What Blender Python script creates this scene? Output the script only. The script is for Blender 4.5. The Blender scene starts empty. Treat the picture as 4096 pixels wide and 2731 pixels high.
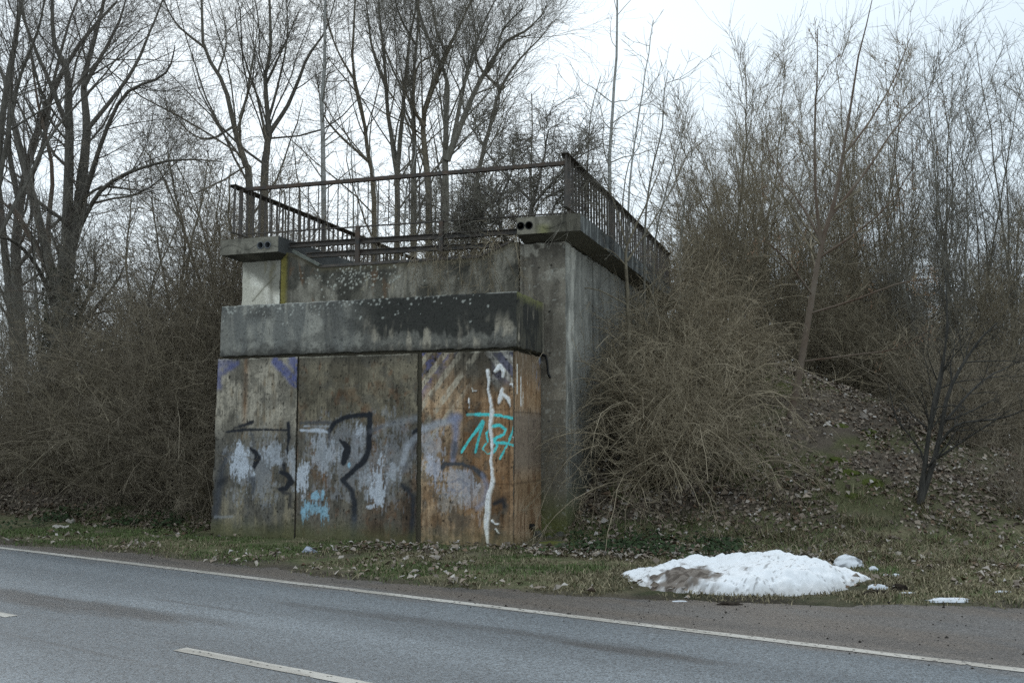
import bpy, math
import numpy as np

# ------------------------------------------------------------------ camera, sky, sun, exposure
scene = bpy.context.scene
COL = scene.collection
CAM_H = 1.6
FOC = 35 / 36 * 4096          # focal length in photo pixels (4096 wide)
PITCH = math.atan((1750.0 - 1365.5) / FOC)

cam_d = bpy.data.cameras.new("camera")
cam_d.lens = 35.0
cam_d.sensor_width = 36.0
cam_d.clip_start = 0.05
cam_d.clip_end = 3000
cam = bpy.data.objects.new("camera", cam_d)
cam.location = (0, 0, CAM_H)
cam.rotation_euler = (math.pi / 2 + PITCH, 0, 0)
COL.objects.link(cam)
scene.camera = cam

SUN_AZ, SUN_EL = math.radians(-13), math.radians(34)
sun_dir = np.array([math.sin(SUN_AZ) * math.cos(SUN_EL), math.cos(SUN_AZ) * math.cos(SUN_EL), math.sin(SUN_EL)])

world = bpy.data.worlds.new("World")
scene.world = world
world.use_nodes = True
wn, wl = world.node_tree.nodes, world.node_tree.links
wn.clear()
w_out = wn.new("ShaderNodeOutputWorld")
w_bg = wn.new("ShaderNodeBackground")
w_bg.inputs["Strength"].default_value = 0.1
w_sky = wn.new("ShaderNodeTexSky")
w_sky.sky_type = 'NISHITA'
w_sky.sun_disc = False
w_sky.sun_elevation = SUN_EL
w_sky.sun_rotation = SUN_AZ % (2 * math.pi)
w_co = wn.new("ShaderNodeTexCoord")
w_map = wn.new("ShaderNodeMapping")
w_map.inputs["Scale"].default_value = (1.0, 1.0, 2.2)
w_noise = wn.new("ShaderNodeTexNoise")
w_noise.inputs["Scale"].default_value = 1.7
w_noise.inputs["Detail"].default_value = 4.0
w_noise.inputs["Roughness"].default_value = 0.5
w_dot = wn.new("ShaderNodeVectorMath")
w_dot.operation = 'DOT_PRODUCT'
w_dot.inputs[1].default_value = tuple(sun_dir)
w_glow = wn.new("ShaderNodeMapRange")           # thin cloud glowing round the veiled sun
w_glow.inputs["From Min"].default_value = 0.78
w_glow.inputs["From Max"].default_value = 1.0
w_glow.interpolation_type = 'SMOOTHSTEP'
w_add = wn.new("ShaderNodeMath")
w_add.operation = 'MULTIPLY_ADD'
w_add.inputs[1].default_value = 0.75
w_ramp = wn.new("ShaderNodeMapRange")
w_ramp.inputs["From Min"].default_value = 0.58
w_ramp.inputs["From Max"].default_value = 1.30
w_mixc = wn.new("ShaderNodeMix")
w_mixc.data_type = 'RGBA'
w_mixc.inputs["A"].default_value = (7.2, 8.3, 9.1, 1)     # grey-blue cloud deck
w_mixc.inputs["B"].default_value = (9.2, 10.2, 10.8, 1)     # bright thin cloud
w_mix = wn.new("ShaderNodeMix")
w_mix.data_type = 'RGBA'
w_mix.inputs["Factor"].default_value = 0.90                 # overcast: little of the clear sky gets through
wl.new(w_co.outputs["Generated"], w_map.inputs["Vector"])
wl.new(w_map.outputs[0], w_noise.inputs["Vector"])
wl.new(w_co.outputs["Generated"], w_dot.inputs[0])
wl.new(w_dot.outputs["Value"], w_glow.inputs["Value"])
wl.new(w_glow.outputs[0], w_add.inputs[0])
wl.new(w_noise.outputs["Fac"], w_add.inputs[2])
wl.new(w_add.outputs[0], w_ramp.inputs["Value"])
wl.new(w_ramp.outputs[0], w_mixc.inputs["Factor"])
wl.new(w_sky.outputs[0], w_mix.inputs["A"])
wl.new(w_mixc.outputs["Result"], w_mix.inputs["B"])
wl.new(w_mix.outputs["Result"], w_bg.inputs["Color"])
wl.new(w_bg.outputs[0], w_out.inputs["Surface"])

sun_l = bpy.data.lights.new("sun", 'SUN')
sun_l.energy = 1.5
sun_l.angle = math.radians(40)
sun_l.color = (1.0, 0.96, 0.9)
sun = bpy.data.objects.new("sun", sun_l)
from mathutils import Vector
sun.rotation_euler = Vector(tuple(-sun_dir)).to_track_quat('-Z', 'Y').to_euler()
sun.location = (-10, 20, 30)
COL.objects.link(sun)

vs = scene.view_settings
vs.view_transform = 'Standard'
vs.look = 'None'
vs.exposure = 0.25
vs.gamma = 1.0
vs.use_curve_mapping = False
scene.cycles.max_bounces = 6
scene.cycles.diffuse_bounces = 3
scene.cycles.glossy_bounces = 2
scene.cycles.use_denoising = False

rng = np.random.default_rng(11)

# ------------------------------------------------------------------ frames and helpers
CX, CY = 2048.0, 1365.5
cp, sp = math.cos(PITCH), math.sin(PITCH)
CAMP = np.array([0, 0, CAM_H])


def ray(x, y):
    d = np.array([(x - CX) / FOC, 1.0, -(y - CY) / FOC])
    return np.array([d[0], d[1] * cp - d[2] * sp, d[1] * sp + d[2] * cp])


def ground_at(x, y, z=0.0):
    r = ray(x, y)
    return CAMP + r * ((z - CAM_H) / r[2])


def at(x, y, Y):                      # a point seen at photo pixel x, y standing Y metres ahead
    r = ray(x, y)
    return CAMP + r * (Y / r[1])


AZ = math.radians(-71.0)
U = np.array([math.sin(AZ), math.cos(AZ), 0.0])        # along the abutment front, to the left
V = np.array([math.cos(AZ), -math.sin(AZ), 0.0])       # into the embankment
P0 = ground_at(2055, 2192)                              # right front foot of the pier
RD = np.array([-0.8192, 0.5735, 0.0])                   # along the road, to the left
RN = np.array([0.5735, 0.8192, 0.0])                    # across the road, to the abutment
N0 = 7.81                                               # edge line


def W(u, v, z):
    return P0 + np.multiply.outer(np.asarray(u, float), U) + np.multiply.outer(np.asarray(v, float), V) + np.multiply.outer(np.asarray(z, float), np.array([0, 0, 1.0]))


def fplane(x, y, v=0.0):              # photo pixel -> (u, z) on the front plane at depth v
    r = ray(x, y)
    t = np.dot(P0 + v * V - CAMP, V) / np.dot(r, V)
    q = CAMP + t * r - P0
    return np.array([q @ U, q[2]])


def splane(x, y, u=0.0):              # photo pixel -> (v, z) on the side plane u
    r = ray(x, y)
    t = np.dot(P0 + u * U - CAMP, U) / np.dot(r, U)
    q = CAMP + t * r - P0
    return np.array([q @ V, q[2]])


def _hash(i, j, s):
    n = (i.astype(np.int64) * 374761393 + j.astype(np.int64) * 668265263 + s * 1442695041) & 0x7fffffff
    n = (n ^ (n >> 13)) * 1274126177 & 0x7fffffff
    n = (n ^ (n >> 16)) * 2246822519 & 0x7fffffff
    return ((n ^ (n >> 15)) & 0xffff) / 65535.0


def vn(x, y, s=0):
    x, y = np.broadcast_arrays(np.asarray(x, float), np.asarray(y, float))
    i, j = np.floor(x), np.floor(y)
    f, g = x - i, y - j
    f = f * f * (3 - 2 * f)
    g = g * g * (3 - 2 * g)
    a = _hash(i, j, s); b = _hash(i + 1, j, s); c = _hash(i, j + 1, s); d = _hash(i + 1, j + 1, s)
    return (a * (1 - f) + b * f) * (1 - g) + (c * (1 - f) + d * f) * g


def fbm(x, y, s=0, o=4, r=0.55):
    t, a, n = 0.0, 1.0, 0.0
    for k in range(o):
        t = t + a * vn(np.asarray(x) * 2 ** k + 17.3 * k, np.asarray(y) * 2 ** k - 9.1 * k, s + k)
        n += a
        a *= r
    return t / n


def sst(a, b, x):
    t = np.clip((np.asarray(x, float) - a) / (b - a), 0, 1)
    return t * t * (3 - 2 * t)


def lin(c):
    c = np.asarray(c, float)
    return np.where(c <= 0.04045, c / 12.92, ((c + 0.055) / 1.055) ** 2.4)


def rgb(r, g, b):
    return lin(np.array([r, g, b]) / 255.0)


def mixc(c, d, m):
    return c * (1 - m[..., None]) + np.asarray(d) * m[..., None]


# ------------------------------------------------------------------ objects
def tag(o, label=None, cat=None, group=None, kind=None):
    if label: o["label"] = label
    if cat: o["category"] = cat
    if group: o["group"] = group
    if kind: o["kind"] = kind
    return o


def thing(name, label, cat, loc, group=None):
    o = bpy.data.objects.new(name, None)
    o.location = tuple(loc)
    o.empty_display_size = 0.2
    COL.objects.link(o)
    return tag(o, label, cat, group)


def mesh_np(name, verts, quads=None, tris=None, col=None, smooth=False):
    me = bpy.data.meshes.new(name)
    verts = np.ascontiguousarray(verts, dtype=np.float32)
    nq = 0 if quads is None else len(quads)
    nt = 0 if tris is None else len(tris)
    me.vertices.add(len(verts))
    me.vertices.foreach_set("co", verts.ravel())
    loops = np.concatenate([x for x in ([np.asarray(quads, np.int32).ravel()] if nq else []) + ([np.asarray(tris, np.int32).ravel()] if nt else [])])
    me.loops.add(len(loops))
    me.loops.foreach_set("vertex_index", loops.astype(np.int32))
    me.polygons.add(nq + nt)
    st = np.concatenate([np.arange(nq) * 4, nq * 4 + np.arange(nt) * 3]).astype(np.int32)
    me.polygons.foreach_set("loop_start", st)
    if smooth:
        me.polygons.foreach_set("use_smooth", np.ones(nq + nt, dtype=bool))
    if col is not None:
        a = me.color_attributes.new("Col", 'FLOAT_COLOR', 'POINT')
        c = np.ones((len(verts), 4), np.float32)
        c[:, :3] = col
        a.data.foreach_set("color", c.ravel())
    me.update()
    me.validate()
    return me


def link(name, me, mat=None, parent=None, loc=None):
    o = bpy.data.objects.new(name, me)
    if mat is not None and me is not None and not me.materials:
        me.materials.append(mat)
    COL.objects.link(o)
    if loc is not None:
        o.location = tuple(loc)
    if parent is not None:
        o.parent = parent
    return o


class MB:
    """collects boxes and extrusions into one mesh"""
    def __init__(self):
        self.v, self.f = [], []

    def add(self, v, f):
        b = len(self.v)
        self.v += [tuple(p) for p in v]
        self.f += [tuple(i + b for i in q) for q in f]

    def hexa(self, c):
        self.add(c, [(0, 3, 2, 1), (4, 5, 6, 7), (0, 1, 5, 4), (1, 2, 6, 5), (2, 3, 7, 6), (3, 0, 4, 7)])

    def beam(self, p, q, w, h, up=(0, 0, 1)):
        p, q, up = np.array(p, float), np.array(q, float), np.array(up, float)
        d = (q - p) / np.linalg.norm(q - p)
        s = np.cross(d, up); s /= np.linalg.norm(s)
        t = np.cross(s, d)
        c = [p - s * w / 2 - t * h / 2, p + s * w / 2 - t * h / 2, p + s * w / 2 + t * h / 2, p - s * w / 2 + t * h / 2]
        c += [x + (q - p) for x in c]
        self.hexa(c)

    def extrude(self, prof, p, q, side, up):
        """prof: closed (a, b) outline in side / up axes"""
        p, q, side, up = [np.array(x, float) for x in (p, q, side, up)]
        n = len(prof)
        a = [p + side * s + up * t for s, t in prof]
        b = [q + side * s + up * t for s, t in prof]
        self.add(a + b, [tuple(range(n))[::-1], tuple(range(n, 2 * n))] + [(i, (i + 1) % n, n + (i + 1) % n, n + i) for i in range(n)])

    def build(self, name, mat, parent=None, smooth=False):
        me = bpy.data.meshes.new(name)
        me.from_pydata(self.v, [], self.f)
        if smooth:
            me.polygons.foreach_set("use_smooth", np.ones(len(me.polygons), dtype=bool))
        me.update()
        return link(name, me, mat, parent)


# ------------------------------------------------------------------ materials
def painted(name, rough=0.9, nscale=60.0, namt=0.25, bump=0.25, bscale=None, spec=0.3, bdist=0.01, detail=6.0):
    """colour from the mesh's own paint layer, times fine grain, with fine relief"""
    m = bpy.data.materials.new(name)
    m.use_nodes = True
    n, l = m.node_tree.nodes, m.node_tree.links
    b = n["Principled BSDF"]
    b.inputs["Roughness"].default_value = rough
    b.inputs["Specular IOR Level"].default_value = spec
    at_ = n.new("ShaderNodeAttribute"); at_.attribute_name = "Col"
    tc = n.new("ShaderNodeTexCoord")
    no = n.new("ShaderNodeTexNoise")
    no.inputs["Scale"].default_value = nscale
    no.inputs["Detail"].default_value = detail
    no.inputs["Roughness"].default_value = 0.7
    l.new(tc.outputs["Object"], no.inputs["Vector"])
    mr = n.new("ShaderNodeMapRange")
    mr.inputs["From Min"].default_value = 0.3
    mr.inputs["From Max"].default_value = 0.7
    mr.inputs["To Min"].default_value = 1 - namt
    mr.inputs["To Max"].default_value = 1 + namt
    l.new(no.outputs["Fac"], mr.inputs["Value"])
    mu = n.new("ShaderNodeVectorMath"); mu.operation = 'SCALE'
    l.new(at_.outputs["Color"], mu.inputs[0])
    l.new(mr.outputs[0], mu.inputs["Scale"])
    l.new(mu.outputs[0], b.inputs["Base Color"])
    if bump:
        bn = n.new("ShaderNodeBump")
        bn.inputs["Strength"].default_value = bump
        bn.inputs["Distance"].default_value = bdist
        if bscale:
            no2 = n.new("ShaderNodeTexNoise")
            no2.inputs["Scale"].default_value = bscale
            no2.inputs["Detail"].default_value = 5
            l.new(tc.outputs["Object"], no2.inputs["Vector"])
            l.new(no2.outputs["Fac"], bn.inputs["Height"])
        else:
            l.new(no.outputs["Fac"], bn.inputs["Height"])
        l.new(bn.outputs[0], b.inputs["Normal"])
    return m


def noisy(name, c1, c2, scale=8.0, rough=0.85, stretch=(1, 1, 1), bump=0.3, spec=0.3, lo=0.35, hi=0.65, metallic=0.0, detail=5.0):
    m = bpy.data.materials.new(name)
    m.use_nodes = True
    n, l = m.node_tree.nodes, m.node_tree.links
    b = n["Principled BSDF"]
    b.inputs["Roughness"].default_value = rough
    b.inputs["Specular IOR Level"].default_value = spec
    b.inputs["Metallic"].default_value = metallic
    tc = n.new("ShaderNodeTexCoord")
    mp = n.new("ShaderNodeMapping"); mp.inputs["Scale"].default_value = stretch
    no = n.new("ShaderNodeTexNoise")
    no.inputs["Scale"].default_value = scale
    no.inputs["Detail"].default_value = detail
    no.inputs["Roughness"].default_value = 0.65
    mr = n.new("ShaderNodeMapRange")
    mr.inputs["From Min"].default_value = lo
    mr.inputs["From Max"].default_value = hi
    mx = n.new("ShaderNodeMix"); mx.data_type = 'RGBA'
    mx.inputs["A"].default_value = (*c1, 1)
    mx.inputs["B"].default_value = (*c2, 1)
    l.new(tc.outputs["Object"], mp.inputs[0]); l.new(mp.outputs[0], no.inputs["Vector"])
    l.new(no.outputs["Fac"], mr.inputs["Value"]); l.new(mr.outputs[0], mx.inputs["Factor"])
    l.new(mx.outputs["Result"], b.inputs["Base Color"])
    if bump:
        bn = n.new("ShaderNodeBump"); bn.inputs["Strength"].default_value = bump; bn.inputs["Distance"].default_value = 0.02
        l.new(no.outputs["Fac"], bn.inputs["Height"]); l.new(bn.outputs[0], b.inputs["Normal"])
    return m


M = {}
M['concrete'] = painted('stained_concrete', rough=0.88, nscale=42, namt=0.36, bump=0.35, bdist=0.006)
M['soil'] = painted('soil_and_litter', rough=0.95, nscale=28, namt=0.45, bump=0.8, bdist=0.03, spec=0.15)
M['snow'] = painted('old_snow', rough=0.75, nscale=30, namt=0.05, bump=0.35, bdist=0.015, spec=0.3)
M['leaf'] = painted('dry_leaf', rough=0.8, nscale=40, namt=0.2, bump=0, spec=0.25)
M['blade'] = painted('grass_blade', rough=0.75, nscale=20, namt=0.15, bump=0, spec=0.25)
M['steel'] = noisy('weathered_steel', (0.060, 0.058, 0.054), (0.13, 0.105, 0.085), scale=9, rough=0.65, bump=0.15, spec=0.4)
M['rusty'] = noisy('rusty_steel', (0.07, 0.068, 0.064), (0.13, 0.09, 0.066), scale=7, rough=0.8, bump=0.2)
M['pale_steel'] = noisy('galvanised_angle', (0.10, 0.11, 0.09), (0.19, 0.2, 0.17), scale=10, rough=0.6, bump=0.1)
M['dark'] = noisy('black_plastic', (0.008, 0.008, 0.008), (0.02, 0.02, 0.02), scale=20, rough=0.6, bump=0.05)
M['pipe'] = noisy('grey_plastic_pipe', (0.12, 0.13, 0.14), (0.2, 0.21, 0.22), scale=20, rough=0.5, bump=0.05)
M['joint'] = noisy('joint_dirt', (0.018, 0.017, 0.014), (0.045, 0.042, 0.034), scale=14, rough=0.95)
# bark and twigs
M['bark_dark'] = noisy('dark_bark', (0.075, 0.068, 0.056), (0.18, 0.165, 0.138), scale=9, stretch=(3, 3, 0.6), bump=0.6)
M['bark_grey'] = noisy('grey_bark', (0.11, 0.10, 0.08), (0.24, 0.225, 0.185), scale=8, stretch=(3, 3, 0.6), bump=0.5)
M['bark_olive'] = noisy('olive_bark', (0.12, 0.10, 0.070), (0.26, 0.225, 0.16), scale=7, stretch=(2, 2, 0.6), bump=0.4)
M['bark_pale'] = noisy('pale_bark', (0.26, 0.26, 0.24), (0.46, 0.455, 0.43), scale=6, stretch=(1, 1, 2), bump=0.2)
M['bark_red'] = noisy('red_brown_bark', (0.11, 0.068, 0.045), (0.20, 0.165, 0.13), scale=2.2, stretch=(1, 1, 0.5), bump=0.4)
M['bark_black'] = noisy('blackish_bark', (0.028, 0.026, 0.023), (0.075, 0.07, 0.06), scale=8, stretch=(3, 3, 0.6), bump=0.4)
M['twig_dark'] = noisy('dark_twigs', (0.10, 0.086, 0.074), (0.23, 0.205, 0.175), scale=4, bump=0)
M['twig_grey'] = noisy('grey_twigs', (0.13, 0.118, 0.095), (0.30, 0.275, 0.225), scale=3, bump=0)
M['twig_olive'] = noisy('olive_twigs', (0.155, 0.130, 0.088), (0.36, 0.305, 0.215), scale=3, bump=0)
M['twig_brown'] = noisy('brown_twigs', (0.145, 0.120, 0.086), (0.34, 0.287, 0.21), scale=2.5, bump=0)
M['twig_tan'] = noisy('tan_twigs', (0.17, 0.138, 0.090), (0.46, 0.385, 0.27), scale=2.0, bump=0)

# ------------------------------------------------------------------ terrain
NSH_R = np.array([-60, -4, 0.5, 1.5, 2.15, 3.1, 4.4, 5.4, 7.05, 8.8, 10.7, 13.2, 15, 40])
NSH_N = np.array([3.3, 3.3, 3.1, 2.9, 2.5, 1.8, 1.27, 0.98, 0.63, 0.5, 0.55, 0.6, 0.3, 0.3])


def uv(x, y):
    dx, dy = x - P0[0], y - P0[1]
    return dx * U[0] + dy * U[1], dx * V[0] + dy * V[1]


def rn(x, y):
    return x * RD[0] + y * RD[1], x * RN[0] + y * RN[1] - N0


def terr(x, y, detail=True):
    x, y = np.asarray(x, float), np.asarray(y, float)
    u, v = uv(x, y)
    du = np.where(u < 0, np.maximum(0, -0.4 - u) / 10.2, np.maximum(0, u - 5.7) / 12.0)
    dv = np.maximum(0, 9.1 - v) / 7.8
    q = (du ** 2.5 + dv ** 2.5) ** 0.4
    h = 4.5 * (1 - q)
    h = 0.5 * (h + np.sqrt(h * h + 0.05)) - 0.02
    h = h * (1 - sst(70, 110, v))
    r, n = rn(x, y)
    nsh = np.interp(r, NSH_R, NSH_N)
    e = n - nsh + (fbm(x * 1.6, y * 1.6, 5, 4) - 0.5) * 0.55 + (vn(x * 9, y * 9, 6) - 0.5) * 0.12
    g = sst(-0.18, 0.28, e)
    z = h + np.where(g > 0, -0.06 + 0.085 * g, -0.06)
    if detail:
        k = sst(0.0, 1.0, e)
        z = z + k * ((fbm(x * 0.9, y * 0.9, 21, 3) - 0.5) * (0.10 + 0.12 * sst(0.2, 1.2, h)) + (fbm(x * 5, y * 5, 22, 2) - 0.5) * 0.05)
    return z


def on_slope(px, py, z0=0.0):         # where the view ray through a photo pixel meets the ground (kept on the near slope)
    t = np.arange(4.0, 24.5, 0.02)
    while True:
        q = CAMP + ray(px, py) * t[:, None]
        hit = np.nonzero(q[:, 2] < terr(q[:, 0], q[:, 1]))[0]
        if len(hit):
            return q[hit[0]]
        py += 12


def axis(segs):
    out = []
    for a, b, s in segs:
        out.append(np.arange(a, b, s))
    return np.concatenate(out + [[segs[-1][1]]])


def grid_mesh(name, X, Y, Z, col=None):
    ny, nx = X.shape
    v = np.stack([X, Y, Z], -1).reshape(-1, 3)
    i = np.arange(ny - 1)[:, None] * nx + np.arange(nx - 1)[None]
    q = np.stack([i, i + 1, i + nx + 1, i + nx], -1).reshape(-1, 4)
    return mesh_np(name, v, q, col=None if col is None else col.reshape(-1, 3), smooth=True)


gx = axis([(-900, -100, 100), (-100, -30, 8), (-30, -13, 0.8), (-13, 13, 0.13), (13, 30, 0.8), (30, 100, 8), (100, 900, 100)])
gy = axis([(-300, -20, 40), (-20, 7, 1.0), (7, 24, 0.13), (24, 45, 0.5), (45, 130, 5), (130, 1200, 110)])
GX, GY = np.meshgrid(gx, gy)
GZ = terr(GX, GY)


def ground_colour(x, y):
    r, n = rn(x, y)
    u, v = uv(x, y)
    nsh = np.interp(r, NSH_R, NSH_N)
    h = terr(x, y, False)
    a = fbm(x * 1.3, y * 1.3, 31, 4)
    b = fbm(x * 6, y * 6, 32, 3)
    soil = mixc(np.broadcast_to(np.array([0.072, 0.058, 0.044]), x.shape + (3,)), np.array([0.15, 0.122, 0.093]), b)
    moss = np.array([0.095, 0.11, 0.035])
    grass = mixc(np.broadcast_to(np.array([0.10, 0.115, 0.05]), x.shape + (3,)), np.array([0.19, 0.17, 0.10]), sst(0.35, 0.65, b))
    c = mixc(soil, moss, sst(0.50, 0.62, fbm(x * 1.0, y * 1.0, 33, 4)) * 0.75 * sst(-12, -1, u) * (u < 1))
    verge = (1 - sst(0.10, 0.55, h + (a - 0.5) * 0.5)) * (1 - sst(1.4, 2.4, v + (a - .5)) * (u > 4.5)) * (1 - sst(4.0, 7, v))
    c = mixc(c, grass, verge * sst(0.25, 0.5, a + 0.1))
    dirt = (1 - sst(0.05, 0.75, n - nsh + (a - 0.5) * 1.0))
    c = mixc(c, np.array([0.088, 0.072, 0.058]), dirt * 0.9)
    melt = sst(1.25, .95, np.hypot((x - 2.65) / 1.62, (y - 11.1) / 1.25) + (b - .5) * .35)      # soaked earth round the melting snow
    c = c * (1 - .45 * melt)[..., None]
    return c


GC = ground_colour(GX, GY)
o = link("ground", grid_mesh("ground", GX, GY, GZ, GC), M['soil'])
tag(o, "brown leafy ground and grass verge rising into the embankment", kind="structure")

# fill between the wing walls
fx, fy = np.meshgrid(np.linspace(0.3, 4.9, 24), np.linspace(1.7, 10.6, 40))
pw = W(fx, fy, 4.42 + (fbm(fx * 2, fy * 2, 4) - .5) * 0.15)
o = link("embankment_top", grid_mesh("embankment_top", pw[..., 0], pw[..., 1], pw[..., 2], ground_colour(pw[..., 0], pw[..., 1])), M['soil'])
tag(o, "earth fill on top of the abutment between the wing walls", kind="structure")


# ------------------------------------------------------------------ road
def road_pt(r, n, z):
    return np.stack([r * RD[0] + (n + N0) * RN[0], r * RD[1] + (n + N0) * RN[1], np.broadcast_to(z, np.shape(r))], -1)


def road_material():
    m = bpy.data.materials.new('damp_asphalt')
    m.use_nodes = True
    n, l = m.node_tree.nodes, m.node_tree.links
    b = n["Principled BSDF"]
    at_ = n.new("ShaderNodeAttribute"); at_.attribute_name = "Col"      # r = wet, g = worn smooth, b = dirt
    sep = n.new("ShaderNodeSeparateColor")
    l.new(at_.outputs["Color"], sep.inputs[0])
    tc = n.new("ShaderNodeTexCoord")
    vo = n.new("ShaderNodeTexVoronoi"); vo.inputs["Scale"].default_value = 85
    no = n.new("ShaderNodeTexNoise"); no.inputs["Scale"].default_value = 120; no.inputs["Detail"].default_value = 4; no.inputs["Roughness"].default_value = .8
    for t in (vo, no):
        l.new(tc.outputs["Object"], t.inputs["Vector"])
    sc = n.new("ShaderNodeSeparateColor"); l.new(vo.outputs["Color"], sc.inputs[0])
    # each chip of stone its own grey
    chip = n.new("ShaderNodeMapRange")
    chip.inputs["To Min"].default_value = 0.40; chip.inputs["To Max"].default_value = 1.75
    l.new(sc.outputs[0], chip.inputs["Value"])
    ng = n.new("ShaderNodeMapRange"); ng.inputs["From Min"].default_value = .25; ng.inputs["From Max"].default_value = .75
    ng.inputs["To Min"].default_value = .6; ng.inputs["To Max"].default_value = 1.4
    l.new(no.outputs["Fac"], ng.inputs["Value"])
    mul = n.new("ShaderNodeMath"); mul.operation = 'MULTIPLY'
    l.new(chip.outputs[0], mul.inputs[0]); l.new(ng.outputs[0], mul.inputs[1])
    def mixrgb(a, bb, fac):
        x = n.new("ShaderNodeMix"); x.data_type = 'RGBA'
        for k, val in (("A", a), ("B", bb)):
            if isinstance(val, tuple): x.inputs[k].default_value = (*val, 1)
            else: l.new(val, x.inputs[k])
        l.new(fac, x.inputs["Factor"])
        return x.outputs["Result"]
    c = mixrgb((0.082, 0.096, 0.108), (0.165, 0.188, 0.206), sep.outputs[1])
    c = mixrgb(c, (0.100, 0.082, 0.067), sep.outputs[2])
    c = mixrgb(c, (0.036, 0.039, 0.043), sep.outputs[0])
    v = n.new("ShaderNodeVectorMath"); v.operation = 'SCALE'
    l.new(c, v.inputs[0]); l.new(mul.outputs[0], v.inputs["Scale"])
    l.new(v.outputs[0], b.inputs["Base Color"])
    ro = n.new("ShaderNodeMapRange"); ro.inputs["To Min"].default_value = 0.52; ro.inputs["To Max"].default_value = 0.42
    l.new(sep.outputs[0], ro.inputs["Value"]); l.new(ro.outputs[0], b.inputs["Roughness"])
    b.inputs["Specular IOR Level"].default_value = 0.4
    bn = n.new("ShaderNodeBump"); bn.inputs["Strength"].default_value = 0.7; bn.inputs["Distance"].default_value = 0.006
    l.new(vo.outputs["Distance"], bn.inputs["Height"]); l.new(bn.outputs[0], b.inputs["Normal"])
    return m


M['road'] = road_material()
rr = axis([(-150, -20, 10), (-20, -6, 1), (-6, 20, 0.10), (20, 40, 1), (40, 300, 20)])
nn = axis([(-7.0, -5.5, 0.5), (-5.5, 0.26, 0.06)])
R_, N_ = np.meshgrid(rr, nn)


def blob(r, n, r0, n0, ar, an, s=0):
    d = ((r - r0) / ar) ** 2 + ((n - n0) / an) ** 2
    return np.clip(1.15 - d + (fbm(r * 2.2, n * 9, 40 + s, 4) - 0.5) * 1.7, 0, 1)


def road_spot(x, y):
    g = ground_at(x, y)
    return rn(g[0], g[1])


wet = np.zeros_like(R_)
for (x, y, ar, an, st) in ((120, 2395, 1.9, 0.27, 1.0), (470, 2440, 1.1, 0.20, .9), (760, 2470, .9, .13, .6), (1450, 2455, 1.6, 0.10, .55), (2000, 2520, 1.5, 0.11, .6),
                           (2550, 2605, 0.9, 0.13, 1.0), (800, 2420, .9, .05, .5), (300, 2590, 1.5, .04, .5)):
    a_, b_ = road_spot(x, y)
    wet = np.maximum(wet, st * blob(R_, N_, a_, b_, ar, an, int(x)))
worn = 0.26 + 0.60 * np.exp(-((N_ + 1.78 + 0.25 * (fbm(R_ * .35, 0 * N_, 3) - .5)) / 0.40) ** 2) + 0.30 * np.exp(-((N_ + 0.62) / 0.28) ** 2) + 0.5 * np.exp(-((N_ + 4.2) / 0.4) ** 2)
worn = np.clip(worn + (fbm(R_ * 0.5, N_ * 3, 60, 5) - 0.5) * 0.55, 0, 1)
worn = worn * (1 - 0.5 * wet)
dirt = sst(-0.30, 0.18, N_ + (fbm(R_ * 1.5, N_ * 6, 66, 4) - 0.5) * 0.5) * 0.9
seam = np.exp(-((N_ + 2.78 + .02 * np.sin(R_ * 1.3)) / .035) ** 2) * .5 * sst(.35, .55, fbm(R_ * .8, 0 * R_, 68, 3))
wet = np.maximum(wet, seam)
rc = np.stack([wet * 0.9, worn, dirt], -1)
o = link("road", grid_mesh("road", *[road_pt(R_, N_, 0.0)[..., i] for i in range(3)], col=rc), M['road'])
tag(o, "grey damp asphalt road in front of the abutment", kind="structure")

nn2 = axis([(0.26, 4.6, 0.07)])
R2, N2 = np.meshgrid(rr, nn2)
w2 = 0.5 * sst(0.55, 0.7, fbm(R2 * .8, N2 * 2.5, 71, 4))
d2 = np.clip(0.92 + (fbm(R2 * .7, N2 * 2, 72, 4) - 0.5) * 0.9 + 0.25 * (1 - sst(0.3, 0.8, N2)), 0, 1)
Z2 = -0.012 + (fbm(R2 * 1.2, N2 * 3, 73, 4) - .5) * 0.02 - 0.0 * N2
rc2 = np.stack([w2 * 0.75, 0.3 * np.ones_like(R2), d2], -1)
o = link("road_shoulder", grid_mesh("road_shoulder", *[road_pt(R2, N2, Z2)[..., i] for i in range(3)], col=rc2), M['road'])
tag(o, "muddy brown shoulder between edge line and verge", kind="structure")

M['paint'] = painted('worn_road_paint', rough=0.7, nscale=70, namt=0.22, bump=0.5, bdist=0.004)


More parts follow.
